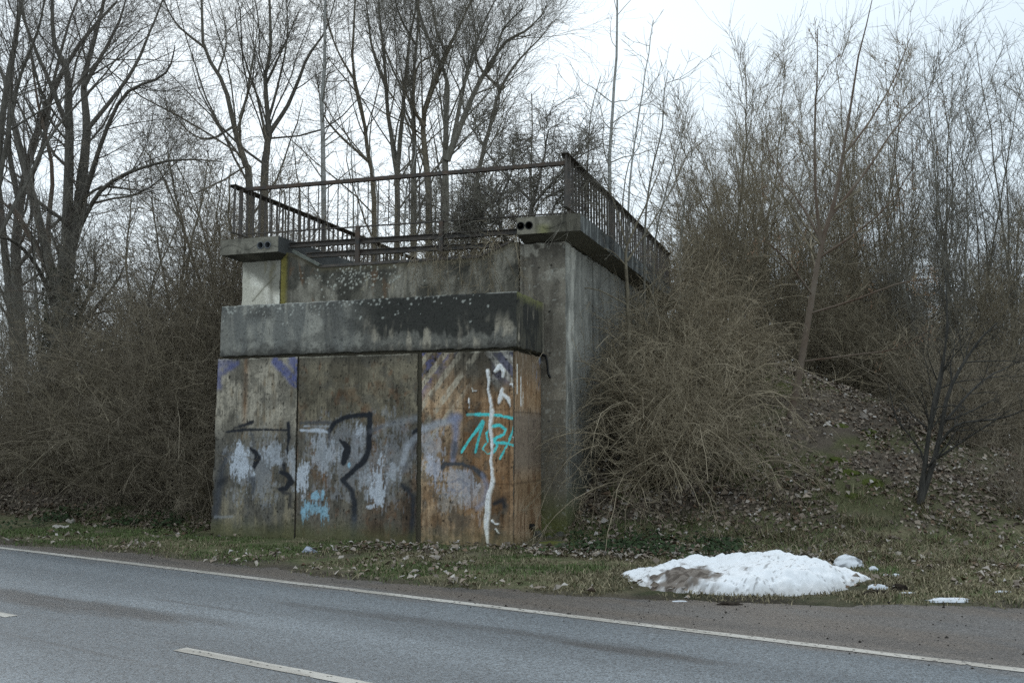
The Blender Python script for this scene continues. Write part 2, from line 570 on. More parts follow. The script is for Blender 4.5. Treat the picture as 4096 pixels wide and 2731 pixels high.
def marking(name, r0, r1, n0, w, wear, label, seed):
    dr, dn = 0.02, 0.012
    k = max(1, int((r1 - r0) / dr))
    ra = np.linspace(r0, r1, k + 1)
    na = np.linspace(-w / 2, w / 2, int(w / dn) + 1)
    A, B = np.meshgrid(ra, na)
    n1 = B + n0 + (fbm(A * 5, 0 * A + seed, 80, 3) - .5) * 0.012
    edge = np.abs(B) / (w / 2)
    keep = (fbm(A * 7, B * 30, 81 + seed, 5) + 0.15 - wear - 0.22 * edge ** 4 + (edge < 2) * 0.32) > 0.38
    keep &= (vn(A * 60, B * 70, 88 + seed) > 0.10 + 0.25 * wear)
    g = fbm(A * 2.5, B * 12, 82 + seed, 4)
    c = mixc(np.broadcast_to(np.array([0.50, 0.475, 0.43]), A.shape + (3,)), np.array([0.36, 0.335, 0.295]), sst(.35, .65, g))
    v = road_pt(A, n1, 0.004).reshape(-1, 3)
    nx = A.shape[1]
    i = np.arange(A.shape[0] - 1)[:, None] * nx + np.arange(nx - 1)[None]
    q = np.stack([i, i + 1, i + nx + 1, i + nx], -1)[keep[:-1, :-1]]
    q = q.reshape(-1, 4)[:, ::-1]
    o = link(name, mesh_np(name, v, q, col=c.reshape(-1, 3)), M['paint'])
    return tag(o, label, kind="structure")


marking("edge_line", -8, 19, 0.0, 0.125, 0.14, "worn continuous white line along the road edge", 1)
marking("lane_dash", 8.93, 13.0, -2.90, 0.12, 0.0, "white centre line dash at the left end of the road", 2)
marking("lane_dash", 2.4, 6.52, -2.90, 0.125, 0.0, "white centre line dash nearest the camera", 3)

# ------------------------------------------------------------------ abutment
K_WALL = 0.54                # wall colours below are written as they look under this sky


def wc(r, g, b):
    return rgb(r, g, b) / K_WALL


def full(c, like):
    return np.broadcast_to(np.asarray(c, float), np.shape(like) + (3,)).copy()


def streak(a, z, s, fa=14.0, fz=0.6, o=4):
    """run-off streaks: vertical, but broken up and blotchy"""
    w = (fbm(a * 3, z * 2.2, s + 50, 3) - .5) * .25
    return .56 * fbm((a + w * .12) * fa, z * (fz * 1.8 + .5) + 3 * vn(a * 5, 0 * a, s + 9), s, o) + .44 * fbm(a * min(fa * .45, 9), z * min(fa * .38, 7), s + 60, 4)


def face_grid(c00, c10, c11, c01, res):
    """bilinear patch of four corners"""
    c00, c10, c11, c01 = [np.asarray(c, float) for c in (c00, c10, c11, c01)]
    la = max(np.linalg.norm(c10 - c00), np.linalg.norm(c11 - c01))
    lb = max(np.linalg.norm(c01 - c00), np.linalg.norm(c11 - c10))
    na, nb = max(1, int(round(la / res))), max(1, int(round(lb / res)))
    s, t = np.meshgrid(np.linspace(0, 1, na + 1), np.linspace(0, 1, nb + 1))
    s, t = s[..., None], t[..., None]
    return (c00 * (1 - s) + c10 * s) * (1 - t) + (c01 * (1 - s) + c11 * s) * t


def block(name, parent, lo, hi, colf, res=(0.014, 0.03, 0.12), taper=None, chip=0.012, disp=None, mat=None):
    """a cast block in abutment coordinates (u, v, z): front face v=lo, right face u=lo; colf(face, u, v, z) paints it.
       res: front, right side, the rest"""
    (u0, v0, z0), (u1, v1, z1) = lo, hi
    c = {}
    for iu, uu in enumerate((u0, u1)):
        for iv, vv in enumerate((v0, v1)):
            for iz, zz in enumerate((z0, z1)):
                c[iu, iv, iz] = np.array([uu, vv, zz])
    if taper:
        taper(c)
    faces = [('front', c[1, 0, 0], c[0, 0, 0], c[0, 0, 1], c[1, 0, 1], res[0]),
             ('right', c[0, 0, 0], c[0, 1, 0], c[0, 1, 1], c[0, 0, 1], res[1]),
             ('left', c[1, 1, 0], c[1, 0, 0], c[1, 0, 1], c[1, 1, 1], res[2]),
             ('back', c[0, 1, 0], c[1, 1, 0], c[1, 1, 1], c[0, 1, 1], res[2]),
             ('top', c[1, 0, 1], c[0, 0, 1], c[0, 1, 1], c[1, 1, 1], res[2]),
             ('bottom', c[1, 1, 0], c[0, 1, 0], c[0, 0, 0], c[1, 0, 0], res[2])]
    vs_, qs, cs, b = [], [], [], 0
    for nm, a, bb, d, e, r in faces:
        g = face_grid(a, bb, d, e, r)
        ny, nx = g.shape[:2]
        uu, vv, zz = g[..., 0], g[..., 1], g[..., 2]
        col = np.clip(colf(nm, uu, vv, zz), 0.004, 0.85)
        gd = g.copy()
        if disp is not None and nm in ('front', 'right'):
            dd = disp(nm, uu, vv, zz)
            e_ = np.minimum.reduce([np.minimum(np.arange(nx), np.arange(nx)[::-1])[None].repeat(ny, 0), np.minimum(np.arange(ny), np.arange(ny)[::-1])[:, None].repeat(nx, 1)])
            dd = dd * np.clip(e_ / 2.0, 0, 1)
            if nm == 'front': gd[..., 1] -= dd
            else: gd[..., 0] -= dd
        # worn arrises: pull points near edges inwards by an uneven few millimetres
        if chip:
            k = chip * (0.35 + 1.6 * np.clip(fbm(uu * 7 + vv * 5, zz * 7 + vv * 3, 90, 4) - 0.42, 0, 1) * 3)
            cen = np.array([(u0 + u1) / 2, (v0 + v1) / 2, (z0 + z1) / 2])
            hf = np.array([(u1 - u0) / 2, (v1 - v0) / 2, (z1 - z0) / 2])
            rel = np.abs(g - cen) / hf
            near = rel > 0.9995
            multi = near.sum(-1) >= 2
            for ax in range(3):
                sel = multi & near[..., ax]
                gd[..., ax] = np.where(sel, gd[..., ax] - np.sign(g[..., ax] - cen[ax]) * k, gd[..., ax])
        vs_.append(W(gd[..., 0], gd[..., 1], gd[..., 2]).reshape(-1, 3))
        cs.append(col.reshape(-1, 3))
        i = np.arange(ny - 1)[:, None] * nx + np.arange(nx - 1)[None]
        qs.append(np.stack([i, i + 1, i + nx + 1, i + nx], -1).reshape(-1, 4) + b)
        b += nx * ny
    me = mesh_np(name, np.concatenate(vs_), np.concatenate(qs), col=np.concatenate(cs))
    org = np.array(parent.location) if parent is not None else np.zeros(3)
    if parent is not None:
        co = np.concatenate(vs_) - org
        me.vertices.foreach_set("co", co.astype(np.float32).ravel())
    return link(name, me, mat or M['concrete'], parent)


# ---- paint on the pier: strokes traced on the wall plane
def stroke_mask(u, z, pts, w, soft=0.4, brk=0.0, seed=0, px=None, v=0.0, sc=None):
    """distance field of a polyline given in photo pixels of a crop; w is the full width in metres"""
    P = np.array([fplane(sc[0] + x * sc[2], sc[1] + y * sc[2], v) for x, y in pts])
    ws = np.broadcast_to(np.asarray(w, float), (len(P),)) * sc[3] * (1.5 if sc is SA else .84)
    best = np.full(u.shape, -9.0)
    lo, hi = P.min(0) - ws.max() * 1.5, P.max(0) + ws.max() * 1.5
    sel = (u > lo[0]) & (u < hi[0]) & (z > lo[1]) & (z < hi[1])
    if not sel.any():
        return np.zeros(u.shape)
    uu, zz = u[sel], z[sel]
    wob = (fbm(uu * 14, zz * 14, seed + 300, 3) - .5) * 0.018 + (fbm(uu * 34, zz * 22, seed + 305, 3) - .5) * (.030 if sc is SA else .014)
    bst = np.full(uu.shape, -9.0)
    for k in range(len(P) - 1 if len(P) > 1 else 1):
        a, b2 = P[k], P[min(k + 1, len(P) - 1)]
        d = b2 - a
        t = np.clip(((uu - a[0]) * d[0] + (zz - a[1]) * d[1]) / max(d @ d, 1e-9), 0, 1)
        dist = np.hypot(uu - a[0] - t * d[0], zz - a[1] - t * d[1]) + wob
        hw = (ws[k] * (1 - t) + ws[min(k + 1, len(P) - 1)] * t) / 2
        bst = np.maximum(bst, (hw - dist) / np.maximum(hw, 1e-6))
    m = sst(-soft * 0.25, soft, bst)
    if brk:
        brk = brk - .07
        m = m * sst(brk - 0.12, brk + 0.12, 0.5 * streak(uu, zz, seed + 310, 22, 1.5) + 0.5 * fbm(uu * 16, zz * 16, seed + 311, 3) + 0.02)
    best = np.zeros(u.shape)
    best[sel] = m
    return best


def ell(u, z, x, y, rx, ry, sc, seed=0, brk=0.45, amp=1.3):
    """a worn smear of paint: thick in the middle, breaking into vertical flecks outwards"""
    P = fplane(sc[0] + x * sc[2], sc[1] + y * sc[2])
    rx, ry = rx * sc[3] * 1.5, ry * sc[3] * 1.5
    d = np.hypot((u - P[0]) / rx, (z - P[1]) / ry) + (fbm(u * 4, z * 3, seed + 402, 4) - .5) * 1.3 + (fbm(u * 17, z * 7, seed + 404, 3) - .5) * .6
    cov = np.clip(1 - d, 0, 1) ** .9
    n = .5 + 2.1 * (0.5 * fbm(u * 44, z * 9, seed + 400, 3) + 0.25 * fbm(u * 12, z * 9, seed + 401, 4) + .25 * fbm(u * 44, z * 38, seed + 403, 2) - .5)
    t = .98 - 1.0 * cov - (.45 - brk) * .6
    return sst(t - .12, t + .16, n) * sst(0.0, .25, cov) * .68


SA = (800, 1350, 0.6803, 0.6803 / 258.0)       # crop frames: origin, photo px per crop px, metres per crop px
SB = (1600, 1380, 0.5357, 0.5357 / 262.0)

BLACK = wc(29, 31, 35)
SMOKE = wc(60, 62, 66)
WHITE = wc(158, 164, 172)
GREYW = wc(128, 131, 136)
BLUE = wc(66, 72, 112)
LBLUE = wc(122, 160, 178)
CYAN = wc(66, 164, 164)
LIME = wc(205, 201, 192)

DRIP = [(655, 190), (665, 260), (660, 340), (675, 400), (690, 500), (675, 600), (685, 700), (690, 780), (680, 860), (690, 950), (695, 1030), (662, 1120), (655, 1250), (645, 1350), (655, 1440), (657, 1525)]
DRIPW = [38, 32, 26, 30, 48, 46, 34, 30, 34, 32, 48, 60, 64, 62, 34, 8]


def lime_mask(u, z):
    m = stroke_mask(u, z, DRIP, [w * .95 for w in DRIPW], 0.5, .38, 1, sc=SB)
    m = np.maximum(m, stroke_mask(u, z, DRIP[:5], [26, 22, 18, 18, 12], .4, .45, 2, sc=SB))
    for k, (p, w) in enumerate([([(715, 195), (745, 160), (775, 190), (770, 240)], [40, 55, 45, 20]), ([(765, 330), (750, 400), (740, 430)], [30, 50, 30]),
                                ([(770, 370), (810, 400), (825, 460)], [40, 36, 14]), ([(825, 295), (895, 292)], [22, 18]), ([(850, 300), (868, 340)], [40, 24]),
                                ([(515, 390), (518, 470)], [10, 8]), ([(535, 310), (545, 345), (575, 342)], [10, 20, 6]), ([(845, 688), (872, 700), (875, 760)], [8, 22, 16]),
                                ([(690, 1310), (712, 1335)], [26, 14]), ([(725, 1335), (755, 1335)], [18, 8]), ([(715, 1370), (738, 1405)], [14, 10]), ([(790, 760), (808, 820)], [7, 5])]):
        m = np.maximum(m, stroke_mask(u, z, p, w, 0.4, 0.36, 5 + k, sc=SB))
    return m


def pier_colour(face, u, v, z, which):
    if face == 'right':
        a = v
    elif face == 'front':
        a = u
    else:
        return full(wc(70, 66, 58), u)
    if face == 'front' and which != 'side':
        n1 = streak(u, z, 101, 16, 0.5)
        n2 = streak(u, z, 102, 45, 0.35, 3)
        n3 = fbm(u * 2.2, z * 2.2, 103, 5)
        n4 = fbm(u * 11, z * 11, 104, 4)
        up = sst(1.55, 1.95, z + 0.12 * (n3 - .5))
        if which == 'left':
            c = mixc(full(wc(94, 90, 82), u), wc(138, 131, 117), up * .9)
            c = mixc(c, wc(78, 74, 66), sst(.48, .68, n2) * (0.2 + .4 * up))
            c = mixc(c, wc(105, 88, 64), sst(.55, .7, n1) * .5)
            c = mixc(c, wc(58, 57, 54), (1 - up) * sst(.50, .62, n3) * .55)
            c = mixc(c, wc(118, 110, 92), (1 - sst(.5, .95, z)) * sst(.4, .6, n1) * .7)
            c = mixc(c, wc(110, 76, 46), np.exp(-((u - 4.62) / .045) ** 2) * sst(1.6, 2.2, z) * .6)
        elif which == 'middle':
            c = mixc(full(wc(86, 81, 73), u), wc(101, 94, 79), up)
            c = mixc(c, wc(82, 62, 44), sst(.52, .66, n3) * .6)
            c = mixc(c, wc(60, 56, 48), sst(.52, .66, n2) * .45)
            c = mixc(c, wc(112, 104, 88), sst(.56, .72, n1) * .35)
            c = mixc(c, wc(94, 66, 46), sst(.58, .68, streak(u, z, 120, 20, 3)) * .5)
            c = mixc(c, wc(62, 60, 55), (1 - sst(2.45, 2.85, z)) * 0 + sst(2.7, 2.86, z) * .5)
        else:
            c = mixc(full(wc(122, 103, 82), u), wc(150, 127, 101), sst(.42, .62, n3))
            c = mixc(c, wc(92, 68, 46), sst(.46, .64, n1) * .7)
            c = mixc(c, wc(116, 86, 58), (u < .80) * sst(.1, .8, z) * (1 - sst(2.0, 2.6, z)) * .55)
            c = mixc(c, wc(92, 66, 42), (u < .80) * (u > .06) * sst(.42, .6, n2) * .5)
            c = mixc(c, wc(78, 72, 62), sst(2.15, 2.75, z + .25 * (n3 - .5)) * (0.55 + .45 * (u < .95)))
            c = mixc(c, wc(120, 112, 92), (1 - sst(.1, .5, z + .2 * n3)) * sst(.45, .6, n1) * .5)
            # diagonal whitewash bands at the top corner
            d = (u - 1.5) * 0.80 + (z - 2.8) * 0.6
            dd = (1.5 - u) * 0.78 + (2.8 - z) * 0.62
            band = sst(.12, .4, np.sin(dd * 2 * np.pi / .21) + (n4 - .5) * 1.2)
            reg = sst(1.35, .9, dd + (1.5 - u) * .35) * sst(.3, .5, n2 + .12) * (u > .55)
            c = mixc(c, wc(150, 142, 126), band * reg * .8 * sst(.3, .6, streak(u, z, 133, 26, 1.2)))
            c = mixc(c, BLUE * 1.2, (1 - band) * sst(.50, .2, dd) * sst(.35, .55, n4) * .65)
            d3 = (u - .02) * 0.75 + (2.8 - z) * .66
            b3 = sst(.1, .4, np.sin(d3 * 2 * np.pi / .2) + (n4 - .5))
            c = mixc(c, wc(150, 146, 140), b3 * sst(.5, .3, u) * sst(2.25, 2.45, z) * .8 * sst(.35, .5, n2 + .05))
            c = mixc(c, wc(82, 84, 104), (1 - b3) * sst(.4, .25, u) * sst(2.3, 2.5, z) * .6)
            for zz in (0.92, 2.02):
                c = c * (1 - .35 * np.exp(-((z - zz - 0.02 * (u > .8)) / .012) ** 2))[..., None]
            for ub in (.80, .07):
                c = c * (1 - .4 * np.exp(-((u - ub) / .014) ** 2))[..., None]
        pits = sst(.80, .9, vn(u * 33, z * 20, 130)) * sst(.4, .55, n4)
        c = c * (1 - .55 * pits)[..., None]
        # grime: soft sooty clouds, thin runs and specks over paint and all
        gq = fbm(u * 3.1, z * 1.7, 171, 5)
        c = c * (1 - .42 * sst(.46, .64, gq))[..., None]
        gb = fbm(u * 7, z * 5, 176, 5)
        c = mixc(c, wc(70, 67, 60), sst(.54, .68, gb) * .55)
        c = c * (1 - .34 * sst(.55, .68, streak(u, z, 172, 60, .5, 3)))[..., None]
        c = c * (1 + .30 * (fbm(u * 30, z * 24, 173, 3) - .5))[..., None]
        c = c * (1 - .6 * sst(.86, .93, vn(u * 48, z * 30, 174)))[..., None]
        c = mixc(c, wc(150, 146, 132), sst(2.862, 2.875, z) * .45 * sst(.35, .55, fbm(u * 6, 0 * u, 175, 3)))
        # --- sprayed paint, oldest first
        def P(pts, w, colr, s=1.0, soft=.5, brk=.3, seed=0, sc=SA):
            nonlocal c
            c = mixc(c, colr, np.clip(stroke_mask(u, z, pts, w, soft, brk, seed, sc=sc) * min(1, s * 1.08), 0, 1))
        def E(x, y, rx, ry, colr, s=1.0, seed=0, brk=.45, amp=1.3):
            nonlocal c
            c = mixc(c, colr, ell(u, z, x, y, rx, ry, SA, seed, brk, amp) * s)
        if which == 'left':
            E(330, 760, 200, 190, GREYW, .6, 81, .42, 1.3)
            E(245, 750, 80, 115, WHITE, 1.25, 1, .30)
            E(430, 690, 110, 75, WHITE, .7, 2, .46)
            E(545, 780, 40, 110, WHITE, .55, 3, .5)
            P([(445, 140), (500, 195), (560, 265)], 48, BLUE, .7, .6, .46, 11)
            P([(545, 135), (580, 165), (585, 220)], 60, BLUE, .7, .6, .46, 12)
            P([(105, 150), (180, 160)], 60, BLUE, .5, .9, .46, 13)
            P([(100, 170), (110, 290)], 40, BLUE, .6, .9, .46, 14)
            P([(130, 210), (220, 150)], 30, BLUE, .5, .9, .44, 15)
            P([(150, 690), (125, 800), (105, 930), (95, 1050)], [40, 55, 60, 50], SMOKE * .8, .85, 1.1, .36, 20)
            P([(110, 860), (160, 830)], 40, BLACK, .6, 1, .4, 21)
            P([(90, 1055), (190, 1050)], 16, GREYW, .4, .8, .3, 22)
            P([(150, 555), (260, 540), (380, 540), (515, 545)], [10, 18, 10, 10], BLACK, .9, .6, .25, 23)
            P([(205, 530), (260, 514), (312, 493)], [10, 20, 18], BLACK, .9, .7, .22, 24)
            P([(520, 503), (522, 590), (512, 690)], [22, 18, 8], BLACK, .95, .6, .15, 25)
            P([(296, 652), (330, 682), (340, 705), (318, 755)], [14, 30, 40, 22], BLACK, 1, .35, .18, 26)
            P([(310, 830), (318, 870), (305, 910)], [38, 34, 20], SMOKE, .8, .9, .2, 27)
            P([(470, 788), (515, 808), (535, 845), (505, 885), (470, 890)], [14, 26, 30, 26, 18], BLACK, 1, .4, .15, 28)
            P([(493, 745), (497, 790)], 22, BLACK, .8, .8, .25, 29)
            P([(480, 905), (530, 920), (528, 990)], [20, 30, 26], BLACK, .75, 1, .3, 30)
            P([(305, 570), (318, 625)], 22, SMOKE, .6, 1, .3, 31)
            P([(270, 960), (270, 1150)], 34, SMOKE, .5, 1.2, .3, 32)
        if which == 'middle':
            E(850, 700, 210, 200, GREYW, .55, 82, .44)
            E(1120, 720, 150, 220, GREYW * .85, .55, 83, .42)
            E(600, 830, 40, 80, WHITE, 1.2, 4, .36)
            E(730, 690, 80, 120, WHITE, .62, 5, .47)
            E(940, 620, 70, 110, GREYW, .55, 6, .46)
            E(1045, 860, 50, 120, WHITE, 1.1, 7, .38)
            E(985, 850, 60, 90, WHITE, .5, 8, .48)
            E(1130, 800, 45, 60, WHITE, .6, 9, .45)
            E(940, 550, 50, 60, WHITE, .7, 10, .5)
            P([(590, 545), (680, 545), (750, 552)], [10, 22, 14], WHITE, .8, .8, .45, 40)
            P([(590, 520), (760, 520)], 6, GREYW, .8, .8, .2, 41)
            P([(1285, 570), (1215, 640), (1190, 740)], [30, 40, 30], GREYW, .75, .8, .36, 42)
            P([(1260, 560), (1250, 680), (1190, 790)], [40, 34, 26], SMOKE * 1.3, .5, 1.1, .3, 43)
            P([(1050, 530), (1150, 500), (1280, 470)], [26, 40, 40], GREYW * .8, .5, 1.1, .34, 44)
            E(680, 930, 50, 30, LBLUE, 1, 12, .44, 1.6)
            E(660, 1000, 45, 45, LBLUE, .8, 13, .56, 2.2)
            E(725, 1030, 34, 60, LBLUE, .9, 14, .56, 2.2)
            E(610, 1030, 30, 60, LBLUE, .9, 15, .55, 2.4)
            E(875, 750, 18, 16, LBLUE, 1, 16, .4)
            P([(590, 502), (700, 498), (765, 500)], [16, 22, 22], SMOKE, .75, 1, .2, 45)
            P([(760, 545), (790, 500), (850, 468), (930, 455), (995, 455)], [26, 26, 24, 26, 26], BLACK, 1, .5, .18, 46)
            P([(757, 540), (757, 640)], [14, 8], SMOKE, .8, .8, .25, 47)
            P([(997, 450), (993, 560), (990, 650), (968, 720), (905, 775), (838, 838)], [26, 30, 30, 32, 28, 26], BLACK, 1, .45, .15, 48)
            P([(838, 838), (890, 900), (908, 980), (905, 1060)], [26, 30, 34, 32], BLACK * 1.3, .9, .6, .2, 49)
            P([(905, 1060), (895, 1190)], [36, 44], SMOKE, .75, 1, .25, 50)
            P([(822, 605), (850, 628), (866, 650), (855, 690), (842, 735)], [14, 26, 34, 40, 26], BLACK, 1, .3, .1, 51)
            P([(1190, 870), (1220, 895), (1250, 935), (1250, 1040), (1238, 1190)], [30, 32, 28, 26, 34], BLACK * 1.3, .85, .9, .2, 52)
            P([(1250, 560), (1300, 530)], [16, 26], BLACK, .95, .6, .15, 53)
            P([(1000, 550), (1070, 520)], [30, 14], SMOKE * 1.2, .6, .8, .25, 54)
            E(990, 995, 16, 12, WHITE, 1, 17, .3)
        if which == 'right':
            P([(1310, 540), (1400, 505), (1490, 485)], [40, 44, 30], GREYW, .75, .8, .36, 60)
            E(1345, 650, 75, 110, wc(146, 148, 154), .7, 18, .42)
            E(1365, 770, 60, 70, wc(158, 163, 176), .8, 19, .4)
            E(1540, 860, 120, 90, wc(146, 150, 160), .75, 20, .44)
            E(1450, 960, 110, 60, wc(150, 144, 138), .55, 21, .48)
            E(1650, 920, 50, 110, wc(150, 142, 138), .6, 22, .46)
            P([(1500, 470), (1505, 560), (1495, 640), (1485, 720)], [56, 40, 34, 30], wc(108, 112, 130), .7, 1, .32, 61)
            P([(1520, 470), (1470, 475)], 40, wc(104, 108, 126), .6, 1, .35, 62)
            P([(1425, 765), (1440, 742), (1540, 742), (1610, 768), (1670, 815)], [22, 22, 16, 24, 30], SMOKE * .8, .9, .7, .24, 63)
            P([(1500, 620), (1490, 700)], [22, 26], SMOKE, .7, .9, .28, 64)
            P([(1455, 885), (1520, 905), (1570, 860), (1530, 830), (1480, 850)], 12, wc(90, 92, 104), .55, .9, .3, 65)
            P([(1660, 800), (1690, 880), (1680, 960), (1630, 1000)], [20, 36, 40, 30], wc(112, 114, 128), .6, 1, .34, 66)
            P([(1730, 975), (1780, 955), (1790, 990)], [20, 36, 26], BLACK, .85, 1, .24, 67)
            P([(1590, 640), (1600, 1000)], 14, wc(76, 60, 46), .5, .9, .3, 68)
            for k, (pts, w, s) in enumerate([
                ([(565, 517), (660, 517), (745, 525), (858, 550)], [34, 30, 26, 34], .95),
                ([(505, 517), (565, 517)], 30, .5),
                ([(617, 572), (530, 690), (460, 797)], [36, 24, 26], 1.0),
                ([(622, 575), (600, 650), (562, 800)], [30, 26, 22], .95),
                ([(655, 720), (645, 655), (690, 605), (742, 596), (788, 628), (778, 665), (720, 690), (688, 720)], [20, 24, 28, 30, 28, 26, 26, 24], .95),
                ([(700, 700), (726, 750), (702, 798), (650, 812), (616, 772), (642, 735)], [24, 24, 20, 14, 12, 14], .85),
                ([(705, 725), (780, 730), (857, 748)], [26, 24, 22], .9),
                ([(862, 590), (812, 720), (747, 845)], [24, 22, 20], .85)]):
                P(pts, w, CYAN * (1.0 if k != 3 else .85), s, .35, .14, 70 + k, SB)
            c = mixc(c, LIME * (0.78 + .3 * fbm(u * 9, z * 7, 140, 3))[..., None], lime_mask(u, z))
        c = c * (1 - .5 * sst(.86, .93, vn(u * 48, z * 30, 174)))[..., None] * (.88 + .24 * fbm(u * 26, z * 20, 177, 3))[..., None]
        # algae and splash at the foot
        c = mixc(c, wc(72, 72, 44), (1 - sst(.05, .42, z + .3 * (n3 - .4))) * (.7 if which != 'right' else .35))
        return c
    if which == 'side' or face == 'right':
        n1 = streak(v, z, 151, 16, .5)
        n2 = streak(v, z, 152, 40, .4, 3)
        n3 = fbm(v * 2.5, z * 2.5, 153, 5)
        c = mixc(full(wc(112, 92, 70), v), wc(132, 112, 90), sst(.4, .6, n3))
        c = mixc(c, wc(84, 60, 40), sst(.48, .64, n1) * .7)
        c = mixc(c, wc(96, 88, 80), sst(.95, 1.25, z) * (1 - sst(1.9, 2.05, z)) * .7)
        c = mixc(c, wc(122, 96, 68), sst(2.0, 2.15, z) * .4)
        c = mixc(c, wc(76, 72, 64), sst(2.3, 2.7, z) * .55)
        c = mixc(c, wc(160, 152, 140), sst(.60, .68, n2) * sst(1.6, 2.2, z) * .6)
        c = mixc(c, wc(112, 122, 146), sst(.55, .68, n2) * sst(2.2, 2.6, z) * sst(.8, 1.2, v) * .8)
        drip = np.exp(-((v - .33) / .02) ** 2) * (z > 2.08) * (z < 2.52) + np.exp(-((v - .15) / .022) ** 2) * (z > 2.25) * (z < 2.7) + np.exp(-((v - .42) / .03) ** 2) * (z > 2.2) * (z < 2.3)
        c = mixc(c, LIME, np.clip(drip, 0, 1) * sst(.3, .45, n1))
        for zz in (.93, 1.98):
            c = c * (1 - .4 * np.exp(-((z - zz) / .013) ** 2))[..., None]
        c = mixc(c, wc(64, 66, 40), (1 - sst(.02, .3, z + .2 * (n3 - .4))) * .5)
        return c * (1 - .5 * sst(.82, .9, vn(v * 30, z * 22, 131)))[..., None]


def pier_disp(which):
    def f(face, u, v, z):
        if face == 'front' and which == 'right':
            m = lime_mask(u, z)
            return m * (0.018 + 0.022 * fbm(u * 12, z * 9, 141, 3)) + (fbm(u * 14, z * 14, 142, 3) - .5) * .004
        a = u if face == 'front' else v
        # board marks: shallow vertical ridges
        return (vn(a * 11, 0 * a, 143) - .5) * 0.0025 + (fbm(a * 14, z * 14, 142, 3) - .5) * .006
    return f


abut = thing("bridge_abutment", "tall stained concrete bridge abutment with faded graffiti beside the road", "bridge abutment", P0)

core = lambda f, u, v, z: full(wc(62, 58, 48), u)
block("pier_core", abut, (0.05, 0.045, -0.4), (5.14, 1.34, 2.93), core, (0.5, 0.5, 0.5), chip=0)
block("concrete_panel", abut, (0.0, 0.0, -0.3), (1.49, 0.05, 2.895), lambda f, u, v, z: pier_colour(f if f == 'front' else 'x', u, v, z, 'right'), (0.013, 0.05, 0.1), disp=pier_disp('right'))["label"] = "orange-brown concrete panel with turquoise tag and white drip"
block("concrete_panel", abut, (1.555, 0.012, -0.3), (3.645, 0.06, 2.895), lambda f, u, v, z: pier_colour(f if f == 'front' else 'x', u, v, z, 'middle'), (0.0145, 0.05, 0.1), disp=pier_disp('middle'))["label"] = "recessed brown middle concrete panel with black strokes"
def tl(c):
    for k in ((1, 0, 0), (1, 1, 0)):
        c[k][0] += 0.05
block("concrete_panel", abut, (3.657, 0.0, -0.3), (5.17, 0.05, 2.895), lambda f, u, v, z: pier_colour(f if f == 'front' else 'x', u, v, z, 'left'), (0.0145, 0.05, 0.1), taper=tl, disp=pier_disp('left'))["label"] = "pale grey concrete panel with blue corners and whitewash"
block("side_panel", abut, (-0.002, 0.051, -0.3), (0.05, 1.355, 2.895), lambda f, u, v, z: pier_colour(f, u, v, z, 'side'), (0.05, 0.016, 0.1), disp=pier_disp('side'))


def beam_colour(face, u, v, z):
    a = u if face in ('front', 'top') else v
    n1 = streak(a, z, 161, 9, .8)
    n3 = fbm(a * 1.6, z * 3, 163, 5)
    n4 = fbm(a * 18, z * 18, 164, 4)
    t = (z - 2.92) / .85
    if face == 'front':
        c = mixc(full(wc(92, 92, 88), u), wc(122, 120, 112), sst(.4, .65, n1))
        c = mixc(c, wc(58, 57, 54), sst(.50, .68, n3) * .6)
        right = sst(3.1, 2.1, u + .5 * (n3 - .5))
        c = mixc(c, wc(74, 72, 66), right * .7)
        # black algae curtain with a ragged lower hem
        hem = .28 + .30 * (streak(u, 0 * z, 165, 5, .1) - .5) * 2 + .22 * (fbm(u * 9, z * 5, 166, 4) - .5)
        blk = sst(-.04, .06, t - hem) * right
        c = mixc(c, wc(38, 38, 35), blk * .9)
        pale = sst(.54, .66, streak(u, z, 167, 7, .6)) * sst(.75, .3, t) * right
        c = mixc(c, wc(136, 129, 115), pale * .8)
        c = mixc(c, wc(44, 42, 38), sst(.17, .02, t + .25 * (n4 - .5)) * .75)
        c = mixc(c, wc(56, 57, 56), sst(4.6, 5.0, u) * .4)
        # lichen
        L = np.zeros(u.shape)
        g = np.random.default_rng(5)
        for _ in range(170):
            uc = 5.1 - abs(g.normal(0, 2.2)) if g.random() < .8 else g.uniform(.2, 5); zc = 3.765 - abs(g.normal(0, .13))
            rad = g.uniform(.006, .021) * (1.0 if zc > 3.6 else .8)
            L = np.maximum(L, sst(1.25, .8, np.hypot(u - uc, (z - zc)) / rad + (n4 - .5) * 2.2))
        c = mixc(c, wc(146, 147, 140), L * .7)
        c = mixc(c, wc(150, 148, 140), sst(3.745, 3.765, z) * sst(.35, .6, fbm(u * 5, 0 * u, 168, 3)) * .8)
    elif face == 'right':
        c = mixc(full(wc(60, 58, 50), u), wc(36, 36, 33), sst(.42, .6, n1))
        c = mixc(c, wc(138, 130, 116), sst(.6, .72, streak(v, z, 169, 11, .5)) * sst(.95, .3, t) * .8)
        c = mixc(c, wc(98, 98, 62), sst(.8, 1.0, t + .2 * (n4 - .5)) * .7)
        c = mixc(c, wc(130, 124, 112), sst(1.2, 1.36, v) * .6)
    else:
        c = full(wc(84, 84, 78), u)
    return c * (1 - .4 * sst(.8, .88, vn(a * 40, z * 40, 170)))[..., None]


def tb(c):
    for k in ((1, 0, 0), (1, 1, 0)):
        c[k][0] += 0.015
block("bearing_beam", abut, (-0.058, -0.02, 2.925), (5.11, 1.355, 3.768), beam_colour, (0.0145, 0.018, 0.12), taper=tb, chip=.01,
      disp=lambda f, u, v, z: (fbm((u + v) * 16, z * 16, 171, 3) - .5) * .008)


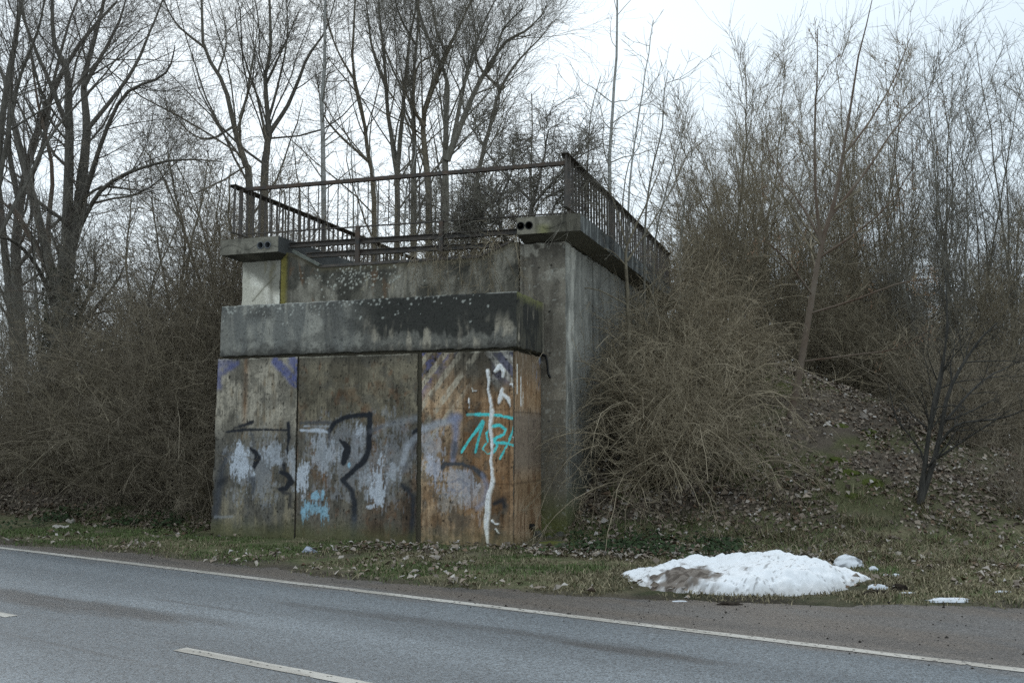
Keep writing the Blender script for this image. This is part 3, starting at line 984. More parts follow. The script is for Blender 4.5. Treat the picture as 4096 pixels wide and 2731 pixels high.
# chest wall behind the beam, its top cut down in the middle
def chest_top(u):
    return np.interp(u, [0.38, 0.50, 1.10, 4.05, 4.66, 4.87], [4.80, 4.80, 4.575, 4.575, 4.875, 4.90])


def chest_colour(u, z):
    n1 = streak(u, z, 181, 8, .9)
    n2 = fbm(u * 2, z * 2, 182, 5)
    n4 = fbm(u * 18, z * 18, 183, 4)
    c = mixc(full(wc(76, 73, 65), u), wc(112, 108, 98), sst(.42, .62, n1))
    c = mixc(c, wc(46, 45, 40), sst(.5, .64, n2) * .75)
    c = mixc(c, wc(84, 64, 46), sst(.56, .66, streak(u, z, 184, 6, 1.5)) * sst(2.0, 3.0, u) * .6)
    c = mixc(c, wc(138, 132, 112), sst(.64, .74, streak(u, z, 186, 12, .3)) * .55)
    c = mixc(c, wc(76, 70, 54), sst(.12, .02, chest_top(u) - z) * .6)
    c = mixc(c, wc(104, 96, 42), sst(4.70, 4.80, u + .03 * (n4 - .5)) * (u > 4.6) * .8)
    L = np.zeros(u.shape)
    g = np.random.default_rng(9)
    for _ in range(150):
        uc = g.normal(3.35, .42); zc = 4.38 + g.normal(0, .12) - .06 * abs(uc - 3.3)
        L = np.maximum(L, sst(1.25, .8, np.hypot(u - uc, z - zc) / g.uniform(.006, .019) + (n4 - .5) * .9))
    for _ in range(40):
        uc = g.uniform(.8, 4.7); zc = g.uniform(4.2, 4.6)
        L = np.maximum(L, sst(1.25, .8, np.hypot(u - uc, z - zc) / g.uniform(.006, .014) + (n4 - .5) * .9))
    c = mixc(c, wc(150, 150, 141), L * .75)
    return c * (1 - .4 * sst(.8, .88, vn(u * 40, z * 40, 185)))[..., None]


s_, t_ = np.meshgrid(np.linspace(4.865, 0.385, 300), np.linspace(0, 1, 64))
zt = 3.6 + t_ * (chest_top(s_) - 3.6)
vd = 1.375 - (fbm(s_ * 14, zt * 14, 187, 3) - .5) * .01
fr = W(s_, vd, zt) - P0
tp = np.stack([W(s_[-1], vd[-1], zt[-1]) - P0, W(s_[-1], vd[-1] * 0 + 1.72, zt[-1]) - P0], 0)
ny, nx = s_.shape
i = np.arange(ny - 1)[:, None] * nx + np.arange(nx - 1)[None]
q1 = np.stack([i, i + 1, i + nx + 1, i + nx], -1).reshape(-1, 4)
j = np.arange(nx - 1) + nx * ny
q2 = np.stack([j, j + 1, j + nx + 1, j + nx], -1)
bk = np.stack([W(s_[-1], vd[-1] * 0 + 1.72, zt[-1]) - P0, W(s_[-1], vd[-1] * 0 + 1.72, zt[-1] * 0 + 3.6) - P0], 0)
j2 = j + 2 * nx
q3 = np.stack([j2, j2 + 1, j2 + nx + 1, j2 + nx], -1)
cc = np.concatenate([np.clip(chest_colour(s_, zt), .004, .8).reshape(-1, 3), full(wc(70, 68, 56), np.zeros(4 * nx))])
link("chest_wall", mesh_np("chest_wall", np.concatenate([fr.reshape(-1, 3), tp.reshape(-1, 3), bk.reshape(-1, 3)]), np.concatenate([q1, q2, q3]), col=cc), M['concrete'], abut)


def wing_colour(face, u, v, z):
    a = u if face == 'front' else v
    n1 = streak(a, z, 191, 9, .5)
    n3 = fbm(a * 2, z * 2, 193, 5)
    n4 = fbm(a * 20, z * 20, 194, 4)
    if face == 'front':
        c = mixc(full(wc(92, 87, 78), u), wc(114, 108, 97), sst(.45, .65, n3))
        c = mixc(c, wc(58, 54, 48), sst(.5, .62, n1) * .55)
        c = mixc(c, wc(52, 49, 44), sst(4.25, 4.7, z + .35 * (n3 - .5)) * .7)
        c = mixc(c, wc(126, 122, 112), sst(.58, .66, fbm(u * 5, z * 5, 195, 4)) * sst(4.0, 4.3, z) * .7)
        c = mixc(c, wc(50, 48, 42), (z < 2.2) * .45 * sst(.4, .6, n3))
        for (uc, zc) in ((-.18, 4.38), (.03, 4.35), (-.14, 3.62), (-.15, 2.95), (-.12, 1.86)):
            c = c * (1 - .8 * sst(.026, .014, np.hypot(u - uc, z - zc)))[..., None]
        c = mixc(c, wc(120, 116, 106), sst(.06, .04, np.hypot(u + .27, z - 2.66) + .02 * (n4 - .5)) * .7)
        c = c * (1 - .5 * sst(.03, .0, np.abs(u - .30)))[..., None]
    elif face == 'right':
        c = mixc(full(wc(108, 107, 101), v), wc(146, 144, 136), sst(.40, .60, n1) * (.45 + .55 * sst(2.6, 1.5, v)))
        c = mixc(c, wc(66, 66, 62), sst(.5, .62, streak(v, z, 196, 5, .3)) * .65)
        c = mixc(c, wc(84, 84, 80), sst(1.8, 2.2, v) * .5)
        c = c * (1 - .55 * np.exp(-((v - 3.1) / .05) ** 2))[..., None]
        c = c * (1 - .5 * np.exp(-((v - 6.4) / .05) ** 2))[..., None]
        c = mixc(c, wc(72, 72, 68), sst(2.0, .9, z) * .6)
    else:
        c = full(wc(90, 86, 78), u)
    c = mixc(c, wc(70, 74, 34), sst(1.05, .25, z + .5 * (n3 - .5) - .12 * (a if face == 'front' else 0)) * .8)
    c = mixc(c, wc(150, 150, 142), sst(.84, .9, vn(a * 26, z * 26, 197)) * .35)
    return c


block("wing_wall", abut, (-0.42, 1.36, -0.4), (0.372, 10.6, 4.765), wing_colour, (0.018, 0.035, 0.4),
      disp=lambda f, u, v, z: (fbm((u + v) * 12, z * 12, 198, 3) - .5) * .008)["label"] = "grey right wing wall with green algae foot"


def column_colour(face, u, v, z):
    n1 = streak(u, z, 201, 8, .6)
    n3 = fbm(u * 3, z * 3, 203, 5)
    c = mixc(full(wc(182, 178, 166), u), wc(160, 156, 143), sst(.4, .6, n3))
    d = (z - 4.3) * 1.0 - (u - 5.3) * .55 + .25 * (n3 - .5)
    c = mixc(c, wc(98, 96, 88), sst(-.02, .22, d) * .85)
    c = mixc(c, wc(84, 80, 68), np.exp(-((u - 5.05 - .1 * (n3 - .5)) / .05) ** 2) * .6)
    c = mixc(c, wc(92, 86, 66), sst(.56, .66, n1) * .5 * (u < 5.2))
    crack = np.exp(-((z - 4.28 + (u - 5.2) * .9 + .1 * (n3 - .5)) / .014) ** 2) * (u > 4.95) * (u < 5.45)
    c = mixc(c, wc(70, 66, 50), crack * .8)
    return c


block("wing_wall", abut, (4.872, 1.362, -0.4), (5.668, 10.6, 4.765), lambda f, u, v, z: column_colour(f, u, v, z) if f == 'front' else full(wc(96, 94, 86), u), (0.018, 0.3, 0.3),
      disp=lambda f, u, v, z: (fbm((u + v) * 12, z * 12, 198, 3) - .5) * .008)["label"] = "whitish left wing wall with peeling render"


def cap_colour(face, u, v, z):
    a = u if face in ('front', 'bottom', 'top') else v
    n1 = streak(a, z, 211, 9, 1.0)
    n3 = fbm(a * 3, z * 5, 213, 5)
    if face == 'front':
        left = (u > 2)
        c = mixc(full(wc(76, 73, 64), u), wc(106, 102, 91), sst(.4, .62, n3))
        c = mixc(c, wc(106, 103, 94), left * .45)
        c = mixc(c, wc(44, 42, 36), sst(.52, .66, n1) * .6)
        c = mixc(c, wc(96, 96, 52), np.exp(-((u + .12) / .1) ** 2) * sst(5.05, 4.95, z) * .6)
        c = mixc(c, wc(150, 142, 128), np.exp(-((u + .42) / .09) ** 2) * np.exp(-((z - 4.94) / .04) ** 2) * sst(.35, .5, n3) * .9)
        cz = 4.98 + .05 * np.sin(u * 9) + .08 * (n3 - .5)
        c = c * (1 - .7 * np.exp(-((z - cz) / .007) ** 2) * (sst(.45, .5, vn(u * 3, 0 * u, 215))))[..., None]
    elif face == 'right':
        c = mixc(full(wc(60, 61, 60), v), wc(96, 98, 96), sst(.45, .65, fbm(v * 12, z * 1.5, 216, 4)))
        c = mixc(c, wc(34, 35, 34), sst(.5, .65, n3) * .6)
    elif face == 'top':
        c = full(wc(110, 108, 98), u)
    else:
        c = mixc(full(wc(72, 70, 62), u), wc(52, 50, 44), sst(.4, .6, n3))
    return c


def cut_holes(ob, centres, r, v0, depth):
    """bore the cable ducts into the end of a parapet cap"""
    mb = bpy.data.meshes.new("bore")
    vv, ff = [], []
    for (uc, zc) in centres:
        b = len(vv); n = 24
        for d in (-0.1, depth):
            for k in range(n):
                a = 2 * math.pi * k / n
                vv.append(tuple(W(uc + r * math.cos(a), v0 + d, zc + r * math.sin(a)) - P0))
        ff += [(b + k, b + (k + 1) % n, b + n + (k + 1) % n, b + n + k) for k in range(n)]
        ff += [tuple(b + k for k in range(n))[::-1], tuple(b + n + k for k in range(n))]
    mb.from_pydata(vv, [], ff)
    import bmesh
    bm = bmesh.new(); bm.from_mesh(mb); bmesh.ops.recalc_face_normals(bm, faces=bm.faces); bm.to_mesh(mb); bm.free()
    return mb


def cap(u0, u1, label, ribs, ducts):
    """parapet cap: solid slab with haunched underside; open duct pipes in its end"""
    v0, v1, z0, z1 = 1.10, 10.7, 4.86, 5.14
    n = 24
    # front end with bored holes: built as a fan round each hole by a regular strip mesh
    bm_cols = np.linspace(u1, u0, 90)
    ob = None
    ug, zg = np.meshgrid(np.linspace(u1, u0, 92), np.linspace(z0, z1, 26))
    # pull grid points near a hole onto its rim, drop the inside
    inside = np.zeros(ug.shape, bool)
    for (uc, zc) in ducts:
        d = np.hypot(ug - uc, zg - zc)
        r = 0.058
        close = (d < r + .012) & (d > 1e-6)
        k = np.where(d < r - .004, 1, 0).astype(bool)
        inside |= k
        snap = close & ~k
        ug = np.where(snap, uc + (ug - uc) / np.maximum(d, 1e-6) * r, ug)
        zg = np.where(snap, zc + (zg - zc) / np.maximum(d, 1e-6) * r, zg)
    vg = v0 + (fbm(ug * 14, zg * 14, 219, 3) - .5) * .012
    ny, nx = ug.shape
    ii = np.arange(ny - 1)[:, None] * nx + np.arange(nx - 1)[None]
    cell_in = inside[:-1, :-1] | inside[1:, :-1] | inside[:-1, 1:] | inside[1:, 1:]
    q = np.stack([ii, ii + 1, ii + nx + 1, ii + nx], -1)[~cell_in]
    verts = [(W(ug, vg, zg) - P0).reshape(-1, 3)]
    cols = [np.clip(cap_colour('front', ug, vg, zg), .004, .8).reshape(-1, 3)]
    quads = [q.reshape(-1, 4)]
    base = ug.size
    def strip(A, B, colA, face):
        nonlocal base
        k = len(A)
        verts.append(np.concatenate([A, B]) - 0)
        j = np.arange(k - 1) + base
        quads.append(np.stack([j, j + 1, j + k + 1, j + k], -1))
        cols.append(np.concatenate([colA, colA]))
        base += 2 * k
    # outer (right) face: ribbed formwork
    if ribs:
        vv = np.arange(v0, v1, 0.0135)
        uu = u0 + np.where((np.arange(len(vv)) % 4) < 2, 0.0, 0.012)
        uu[0] = u0
        for za, zb in np.stack([np.linspace(z0, z1, 8)[:-1], np.linspace(z0, z1, 8)[1:]], 1):
            k = len(vv)
            A, B = W(uu, vv, np.full(k, za)) - P0, W(uu, vv, np.full(k, zb)) - P0
            cA = np.clip(cap_colour('right', uu, vv, np.full(k, za)), .004, .8)
            cB = np.clip(cap_colour('right', uu, vv, np.full(k, zb)), .004, .8)
            verts.append(np.concatenate([A, B])); cols.append(np.concatenate([cA, cB]))
            j = np.arange(k - 1) + base
            quads.append(np.stack([j, j + 1, j + k + 1, j + k], -1)); base += 2 * k
    else:
        g = face_grid((u0, v0, z0), (u0, v1, z0), (u0, v1, z1), (u0, v0, z1), .3)
        a_, b_ = g.shape[:2]
        verts.append((W(g[..., 0], g[..., 1], g[..., 2]) - P0).reshape(-1, 3)); cols.append(np.clip(cap_colour('right', g[..., 0], g[..., 1], g[..., 2]), .004, .8).reshape(-1, 3))
        i2 = np.arange(a_ - 1)[:, None] * b_ + np.arange(b_ - 1)[None] + base
        quads.append(np.stack([i2, i2 + 1, i2 + b_ + 1, i2 + b_], -1).reshape(-1, 4)); base += a_ * b_
    # remaining faces, with a haunch below
    uin0, uin1 = (u0 + .30, u1 - .02) if u0 < 0 else (u0 + .1, u1 - .28)
    for nm, c4, r in (('top', [(u1, v0, z1), (u0, v0, z1), (u0, v1, z1), (u1, v1, z1)], .15),
                      ('left', [(u1, v1, z0), (u1, v0, z0), (u1, v0, z1), (u1, v1, z1)], .1),
                      ('back', [(u0, v1, z0), (u1, v1, z0), (u1, v1, z1), (u0, v1, z1)], .3),
                      ('bottom', [(uin1, v0 + .24, 4.767), (uin0, v0 + .24, 4.767), (u0, v0, z0), (u1, v0, z0)], .03),
                      ('bottom', [(uin0, v0 + .24, 4.767), (uin0, v1, 4.767), (u0, v1, z0), (u0, v0, z0)], .1),
                      ('bottom', [(uin1, v1, 4.767), (uin1, v0 + .24, 4.767), (u1, v0, z0), (u1, v1, z0)], .1),
                      ('bottom', [(uin1, v1, 4.767), (uin0, v1, 4.767), (uin0, v0 + .24, 4.767), (uin1, v0 + .24, 4.767)], .2)):
        g = face_grid(*c4, r)
        a_, b_ = g.shape[:2]
        verts.append((W(g[..., 0], g[..., 1], g[..., 2]) - P0).reshape(-1, 3)); cols.append(np.clip(cap_colour(nm, g[..., 0], g[..., 1], g[..., 2]), .004, .8).reshape(-1, 3))
        i2 = np.arange(a_ - 1)[:, None] * b_ + np.arange(b_ - 1)[None] + base
        quads.append(np.stack([i2, i2 + 1, i2 + b_ + 1, i2 + b_], -1).reshape(-1, 4)); base += a_ * b_
    me = mesh_np("parapet_cap", np.concatenate(verts), np.concatenate(quads), col=np.concatenate(cols))
    o = link("parapet_cap", me, M['concrete'], abut)
    o["label"] = label
    # duct pipes
    for (uc, zc) in ducts:
        n = 28
        V_, F_ = [], []
        prof = [(0.066, 0.0), (0.066, -0.012), (0.054, -0.012), (0.054, 0.55)]
        for rr_, dv_ in prof:
            for k in range(n):
                a = 2 * math.pi * k / n
                V_.append(tuple(W(uc + rr_ * math.cos(a), v0 + dv_, zc + rr_ * math.sin(a)) - P0))
        for s in range(3):
            F_ += [(s * n + k, s * n + (k + 1) % n, (s + 1) * n + (k + 1) % n, (s + 1) * n + k) for k in range(n)]
        F_.append(tuple(3 * n + k for k in range(n)))
        me = bpy.data.meshes.new("duct_pipe")
        me.from_pydata(V_, [], F_)
        link("duct_pipe", me, M['pipe'] if u0 > 2 else M['dark'], o)
    return o


dl = [fplane(1043, 981, 1.1), fplane(1070, 980, 1.1)]
dr_ = [fplane(2083, 908, 1.1), fplane(2116, 905, 1.1)]
dl = [(dl[0][0] + .004, 4.99), (dl[1][0] - .004, 4.99)]
dr_ = [(dr_[0][0], 5.0), (dr_[1][0], 5.0)]
cap(-0.74, 0.318, "mossy right parapet cap with ribbed outer face and two duct holes", True, dr_)
cap(4.762, 5.962, "cracked left parapet cap with two duct holes", False, dl)

# steel edge angles on the chest wall, the small drain and stub on the pier side
S_ = lambda u, v, z: W(u, v, z) - P0
b = MB(); b.beam(S_(4.07, 1.39, 4.60), S_(1.08, 1.39, 4.60), .06, .045); b.build("edge_angle", M['steel'], abut)
b = MB(); b.beam(S_(4.60, 1.34, 4.90), S_(4.06, 1.34, 4.615), .07, .05); b.build("edge_angle", M['pale_steel'], abut)
b = MB(); b.beam(S_(1.08, 1.39, 4.60), S_(.48, 1.39, 4.83), .06, .035); b.build("edge_angle", M['steel'], abut)
b = MB()
pp = [S_(-.03, 1.28, 2.93), S_(-.10, 1.30, 2.90), S_(-.12, 1.31, 2.78), S_(-.13, 1.31, 2.62), S_(-.17, 1.32, 2.55)]
for p, q in zip(pp[:-1], pp[1:]):
    b.beam(p, q, .05, .02, up=(1, .3, .1))
b.build("drain_strip", M['dark'], abut)
b = MB()
n = 14
V_, F_ = [], []
for d in (0.0, -.07):
    for rad in ((.045, .034) if d else (.045,)):
        for k in range(n):
            a = 2 * math.pi * k / n
            V_.append(tuple(S_(d, .76 + rad * math.cos(a), .25 + rad * math.sin(a))))
for s in (0, 1):
    F_ += [(s * n + k, s * n + (k + 1) % n, (s + 1) * n + (k + 1) % n, (s + 1) * n + k) for k in range(n)]
F_.append(tuple(2 * n + k for k in range(n)))
b.add(V_, F_); b.build("pipe_stub", M['dark'], abut)

# ------------------------------------------------------------------ railings
def baluster_mesh(h, w=.022, d=.022):
    b = MB()
    b.hexa([(-w / 2, -d / 2, 0), (w / 2, -d / 2, 0), (w / 2, d / 2, 0), (-w / 2, d / 2, 0), (-w / 2, -d / 2, h), (w / 2, -d / 2, h), (w / 2, d / 2, h), (-w / 2, d / 2, h)])
    me = bpy.data.meshes.new("baluster")
    me.from_pydata(b.v, [], b.f); me.update()
    me.materials.append(M['steel'])
    return me


def put(name, me, parent, loc, rz, tilt=0.0):
    o = bpy.data.objects.new(name, me)
    o.location = tuple(loc); o.rotation_euler = (tilt, 0, rz)
    o.parent = parent
    COL.objects.link(o)
    return o


RZ = math.atan2(V[1], V[0])
Hprof = [(-.05, -.004), (.05, -.004), (.05, .004), (.006, .004), (.006, .09), (.05, .09), (.05, .098), (-.05, .098), (-.05, .09), (-.006, .09), (-.006, .004), (-.05, .004)]


def side_railing(u, zt, label, nb, posts):
    base = W(u, 1.1, 5.14)
    t = thing("side_railing", label, "railing", base)
    L = lambda du, v, z: U * du + V * (v - 1.1) + np.array([0, 0, z - 5.14])
    b = MB()
    b.extrude([(-.055, -.006), (.055, -.006), (.055, -.05), (.062, -.05), (.062, .004), (-.055, .004)], L(0, 1.06, zt), L(0, 10.5, zt), U, (0, 0, 1))
    b.build("handrail", M['steel'], t)
    b = MB(); b.extrude([(-.04, -.006), (.04, -.006), (.04, .006), (-.04, .006)], L(0, 1.04, 5.255), L(0, 10.45, 5.255), U, (0, 0, 1))
    b.build("bottom_rail", M['steel'], t)
    for pv in posts:
        b = MB(); b.beam(L(0, pv, 5.13), L(0, pv, zt - .006), .05, .06, up=V); b.build("post", M['steel'], t)
    me = baluster_mesh(zt - .006 - 5.261, .022, .034)
    for k in range(nb):
        v = 1.12 + k * 0.2
        put("baluster", me, t, L(0, v, 5.261) + np.array([0, 0, 0]), RZ + rng.normal(0, .02), rng.normal(0, .004))
    return t


side_railing(-0.5, 6.13, "dark steel railing on the right parapet cap running back over the ribbed edge", 47, (1.30, 4.3, 7.3, 10.3))
side_railing(5.70, 6.13, "dark steel railing on the left parapet cap running back behind the front railing", 47, (1.32, 4.3, 7.3, 10.3))

fr_t = thing("front_railing", "long rusty steel railing with two lower beams across the abutment gap", "railing", W(2.6, 1.42, 4.6))
LF = lambda u, v, z: U * (u - 2.6) + V * (v - 1.42) + np.array([0, 0, z - 4.6])
zl = lambda u: 6.06 + (u - 2.6) * .010          # sags a little to the right
b = MB(); b.extrude([(-.04, 0), (.04, 0), (.04, .012), (-.028, .012), (-.028, .06), (-.04, .06)], LF(5.74, 1.42, zl(5.7)), LF(-.46, 1.42, zl(-.46)), V, (0, 0, 1)); b.build("handrail", M['rusty'], fr_t)
b = MB(); b.beam(LF(5.74, 1.42, zl(5.7) - .80), LF(-.40, 1.42, zl(-.4) - .80), .05, .016); b.build("bottom_rail", M['steel'], fr_t)
me = baluster_mesh(.80, .0145, .0145)
for k in range(31):
    u = 5.55 - .198 * k
    put("baluster", me, fr_t, LF(u, 1.42, zl(u) - .795), RZ + rng.normal(0, .05), rng.normal(0, .006))
for z_, ua, ub in ((4.965, 4.74, .40), (4.765, 4.40, .70)):
    b = MB(); b.extrude([(-.045, 0), (.045, 0), (.045, .010), (.010, .010), (.010, .082), (.045, .082), (.045, .092), (-.045, .092), (-.045, .082), (.002, .082), (.002, .010), (-.045, .010)],
                        LF(ua, 1.46, z_ + .01 * (ua - 2.6)), LF(ub, 1.46, z_ + .01 * (ub - 2.6)), V, (0, 0, 1)); b.build("lower_beam", M['steel'], fr_t)
for u in (3.36, 1.78):
    b = MB(); b.beam(LF(u, 1.405, 4.58), LF(u, 1.405, zl(u) - .79), .075, .05, up=V); b.build("post", M['rusty'], fr_t)

# ------------------------------------------------------------------ bare wood: vectorised growth
def norm(a):
    return a / np.maximum(np.linalg.norm(a, axis=-1, keepdims=True), 1e-9)


def grow(P, D, L, n, wig, up, g, droop=0.0):
    """B polylines of n points from P along D, length L"""
    B = len(P)
    out = np.empty((B, n, 3))
    out[:, 0] = P
    d = norm(D).copy()
    st = (np.asarray(L) / (n - 1))[:, None]
    bend = g.normal(0, wig * .6, (B, 3))
    upv = np.broadcast_to(np.asarray(up, float), (B,))
    for k in range(1, n):
        d = d + g.normal(0, wig, (B, 3)) + bend
        d[:, 2] += upv - droop * (k / n)
        d = norm(d)
        out[:, k] = out[:, k - 1] + d * st
    return out


def spawn(par, rad, g, m, t0, t1, ang, lenf, n, wig, up, rf=0.55, rmin=.002, droop=0.0, angsd=.22, lmin=0.0, tipf=.35, absl=None, tpow=1.0, taper=.75, flat=0.0):
    """children of every parent polyline"""
    B, pn = par.shape[:2]
    t = t0 + (t1 - t0) * g.random((B, m)) ** tpow
    f = t * (pn - 1)
    i = np.minimum(f.astype(int), pn - 2)
    w = (f - i)[..., None]
    bi = np.arange(B)[:, None]
    a, b = par[bi, i], par[bi, i + 1]
    p = a * (1 - w) + b * w
    tan = norm(b - a)
    r0 = rad[bi, i] * (1 - w[..., 0]) + rad[bi, i + 1] * w[..., 0]
    plen = np.linalg.norm(np.diff(par, axis=1), axis=-1).sum(1)[:, None]
    q = norm(np.cross(tan, g.normal(size=tan.shape)))
    q[..., 2] *= (1 - flat)
    q = norm(q)
    an = (ang + g.normal(0, angsd, (B, m)))[..., None]
    d = tan * np.cos(an) + q * np.sin(an)
    if absl is None:
        L = plen * lenf * (1 - (1 - tipf) * (t - t0) / max(t1 - t0, 1e-6)) * np.exp(g.normal(0, .25, (B, m)))
    else:
        L = absl * np.exp(g.normal(0, .35, (B, m))) * np.minimum(1, .35 + plen / (absl * 3))
    L = np.maximum(L, lmin)
    c = grow(p.reshape(-1, 3), d.reshape(-1, 3), L.ravel(), n, wig, up, g, droop)
    r = np.maximum(r0.ravel() * rf, rmin)
    rr_ = np.maximum(r[:, None] * (1 - taper * np.linspace(0, 1, n))[None], rmin * .6)
    return c, rr_


class Wood:
    def __init__(self):
        self.v, self.q, self.n = [], [], 0

    def tubes(self, par, rad, k):
        B, n = par.shape[:2]
        if B == 0:
            return
        tan = np.empty_like(par)
        tan[:, 1:-1] = par[:, 2:] - par[:, :-2]
        tan[:, 0] = par[:, 1] - par[:, 0]
        tan[:, -1] = par[:, -1] - par[:, -2]
        tan = norm(tan)
        ch = norm(par[:, -1] - par[:, 0])
        ref = np.where(np.abs(ch[:, 2:3]) < .8, np.array([[0, 0, 1.0]]), np.array([[1.0, 0, 0]]))
        s = norm(np.cross(tan, ref[:, None]))
        t = np.cross(s, tan)
        a = np.arange(k) * 2 * np.pi / k
        ring = par[:, :, None] + rad[:, :, None, None] * (s[:, :, None] * np.cos(a)[:, None] + t[:, :, None] * np.sin(a)[:, None])
        self.v.append(ring.reshape(-1, 3))
        base = (np.arange(B) * n * k)[:, None, None] + (np.arange(n - 1) * k)[None, :, None]
        j = np.arange(k)[None, None]
        j2 = (j + 1) % k
        q = np.stack([base + j, base + j2, base + k + j2, base + k + j], -1).reshape(-1, 4) + self.n
        self.q.append(q)
        self.n += B * n * k

    def mesh(self, name, org, smooth=True):
        return mesh_np(name, np.concatenate(self.v) - np.asarray(org), np.concatenate(self.q), smooth=smooth)


def smooth_path(pts, n):
    """resample a control path by a Catmull-Rom curve"""
    P = np.asarray(pts, float)
    P = np.vstack([2 * P[0] - P[1], P, 2 * P[-1] - P[-2]])
    m = len(P) - 3
    t = np.linspace(0, m - 1e-6, n)
    i = t.astype(int)
    f = (t - i)[:, None]
    a, b, c, d = P[i], P[i + 1], P[i + 2], P[i + 3]
    return .5 * (2 * b + (c - a) * f + (2 * a - 5 * b + 4 * c - d) * f ** 2 + (3 * b - 3 * c + d - a) * f ** 3)


TRI = [0]
HOOKS = {}


def plant(name, label, cat, base, limbs, limb_r, levels, bark, twig, seed, group=None, trunk_k=8, wob=0.03, extra=None, nl=14, trunk_levels=1, names=("trunk", "crown")):
    """limbs: list of control paths (world points), limb_r: (r_base, r_tip) each; levels: child generations; the first
       trunk_levels generations belong to the trunk part, the rest to the crown"""
    g = np.random.default_rng(seed)
    base = np.asarray(base, float)
    t = thing(name, label, cat, base, group)
    wt, wk = Wood(), Wood()
    par, rad = [], []
    for pts, (ra, rb) in zip(limbs, limb_r):
        c = smooth_path(pts, nl)
        L = np.linalg.norm(c[-1] - c[0])
        c[1:] += g.normal(0, wob * L / nl, (nl - 1, 3)) * np.linspace(.3, 1, nl - 1)[:, None]
        par.append(c)
        s = np.linspace(0, 1, nl)
        r = ra + (rb - ra) * s ** .85
        rad.append(r)
    par, rad = np.array(par), np.array(rad)
    wt.tubes(par, rad, trunk_k)
    gens = [(par, rad)]
    for li, lv in enumerate(levels):
        lv = dict(lv)
        k = lv.pop('k', 3)
        src = lv.pop('src', None)
        srcs = [gens[-1]] if src is None else [gens[s] for s in src]
        new = []
        for (p, r) in srcs:
            if len(p):
                c, rr_ = spawn(p, r, g, **lv)
                new.append((c, rr_))
                (wt if li < trunk_levels - 1 else wk).tubes(c, rr_, k)
        n0 = min(x[0].shape[1] for x in new)
        gens.append((np.concatenate([x[0][:, :n0] for x in new]), np.concatenate([x[1][:, :n0] for x in new])))
    link(names[0], wt.mesh(names[0], base), M[bark], t)
    if wk.v:
        link(names[1], wk.mesh(names[1], base), M[twig], t)
    TRI[0] += 2 * (sum(len(x) for x in wt.q) + sum(len(x) for x in wk.q))
    if extra:
        extra(t, g, gens)
    return t


def copy_plant(src, loc, rz, sc, label, group=None):
    c = src.copy()
    c.location = tuple(loc); c.rotation_euler = (0, 0, rz); c.scale = (sc, sc, sc)
    c["label"] = label
    if group: c["group"] = group
    COL.objects.link(c)
    for ch in src.children:
        d = ch.copy()
        COL.objects.link(d)
        d.parent = c
    return c


def scatter_quads(name, C, A, B_, col, mat, fold=None):
    """leaf-like quads: centres C, half axes A and B_; two triangles folded along A"""
    n = len(C)
    lift = np.zeros((n, 3)) if fold is None else fold
    v = np.stack([C - A, C - B_ + lift, C + A, C + B_ + lift], 1).reshape(-1, 3)
    i = np.arange(n)[:, None] * 4
    tr = np.concatenate([i + np.array([0, 1, 2]), i + np.array([0, 2, 3])])
    return mesh_np(name, v, None, tr, col=np.repeat(col, 4, 0))


D_ = 4096 / 2352.0


def px(x, y, Y):                       # photo position on the 2352-wide view, Y metres ahead
    return at(x * D_, y * D_, Y)


def path(pts, Y, dy=0.0, g=None):
    """a limb: photo positions with distance Y drifting by dy along it"""
    n = len(pts)
    return [px(p[0], p[1], Y + dy * i / max(1, n - 1)) for i, p in enumerate(pts)]


def foot(p):
    return np.array([p[0], p[1], float(terr(p[0], p[1])) - .05])


# --- levels for the big crowns
BIG = [dict(m=10, t0=.14, t1=.98, ang=.68, lenf=.50, n=8, wig=.13, up=.08, rf=.34, rmin=.007, k=4),
       dict(m=9, t0=.12, t1=.98, ang=.62, lenf=0, absl=1.6, n=6, wig=.17, up=.05, rf=.42, rmin=.0046, k=3),
       dict(m=4, t0=.12, t1=.95, ang=.62, lenf=0, absl=.80, n=4, wig=.15, up=.03, rf=.6, rmin=.0033, k=3)]


def big_tree(label, base, limbs, rads, seed, bark='bark_dark', twig='twig_dark', group=None, extra=None, levels=BIG, name="bare_tree", trunk_k=9, wob=.03):
    return plant(name, label, "tree", base, limbs, rads, levels, bark, twig, seed, group, extra=extra, trunk_levels=2, trunk_k=trunk_k, wob=wob)


def ivy(n, z0, z1, rad, path_pts):
    def f(t, g, gens):
        base = np.array(t.location)
        c = smooth_path(path_pts, 60)
        zz = c[:, 2]
        sel = np.interp(g.uniform(z0, z1, n), zz, np.arange(60))
        p = np.stack([np.interp(sel, np.arange(60), c[:, k]) for k in range(3)], -1)
        a = g.uniform(0, 2 * np.pi, n)
        spread = rad * (1 + .7 * g.random(n) ** 3) * (1 + .9 * np.clip((z0 + 2.2 - p[:, 2]) / 2.2, 0, 1) * g.random(n))
        out = np.stack([np.cos(a), np.sin(a), g.normal(0, .15, n)], -1)
        C = p + out * spread[:, None] - base
        nrm = norm(out + g.normal(0, .45, (n, 3)))
        A = norm(np.cross(nrm, g.normal(size=(n, 3)))) * g.uniform(.028, .055, n)[:, None]
        B_ = np.cross(nrm, A) * .9
        col = np.array([.022, .035, .014]) * g.uniform(.6, 1.5, (n, 1)) * np.array([1, 1, 1])
        link("ivy", scatter_quads("ivy", C, A, B_, col, None), M['leaf'], t)
    return f


G_LEFT = "tall bare trees left of the abutment"
G_MID = "bare trees on the embankment behind the abutment"
G_RIGHT = "bare multi-stemmed trees in the thicket on the right"

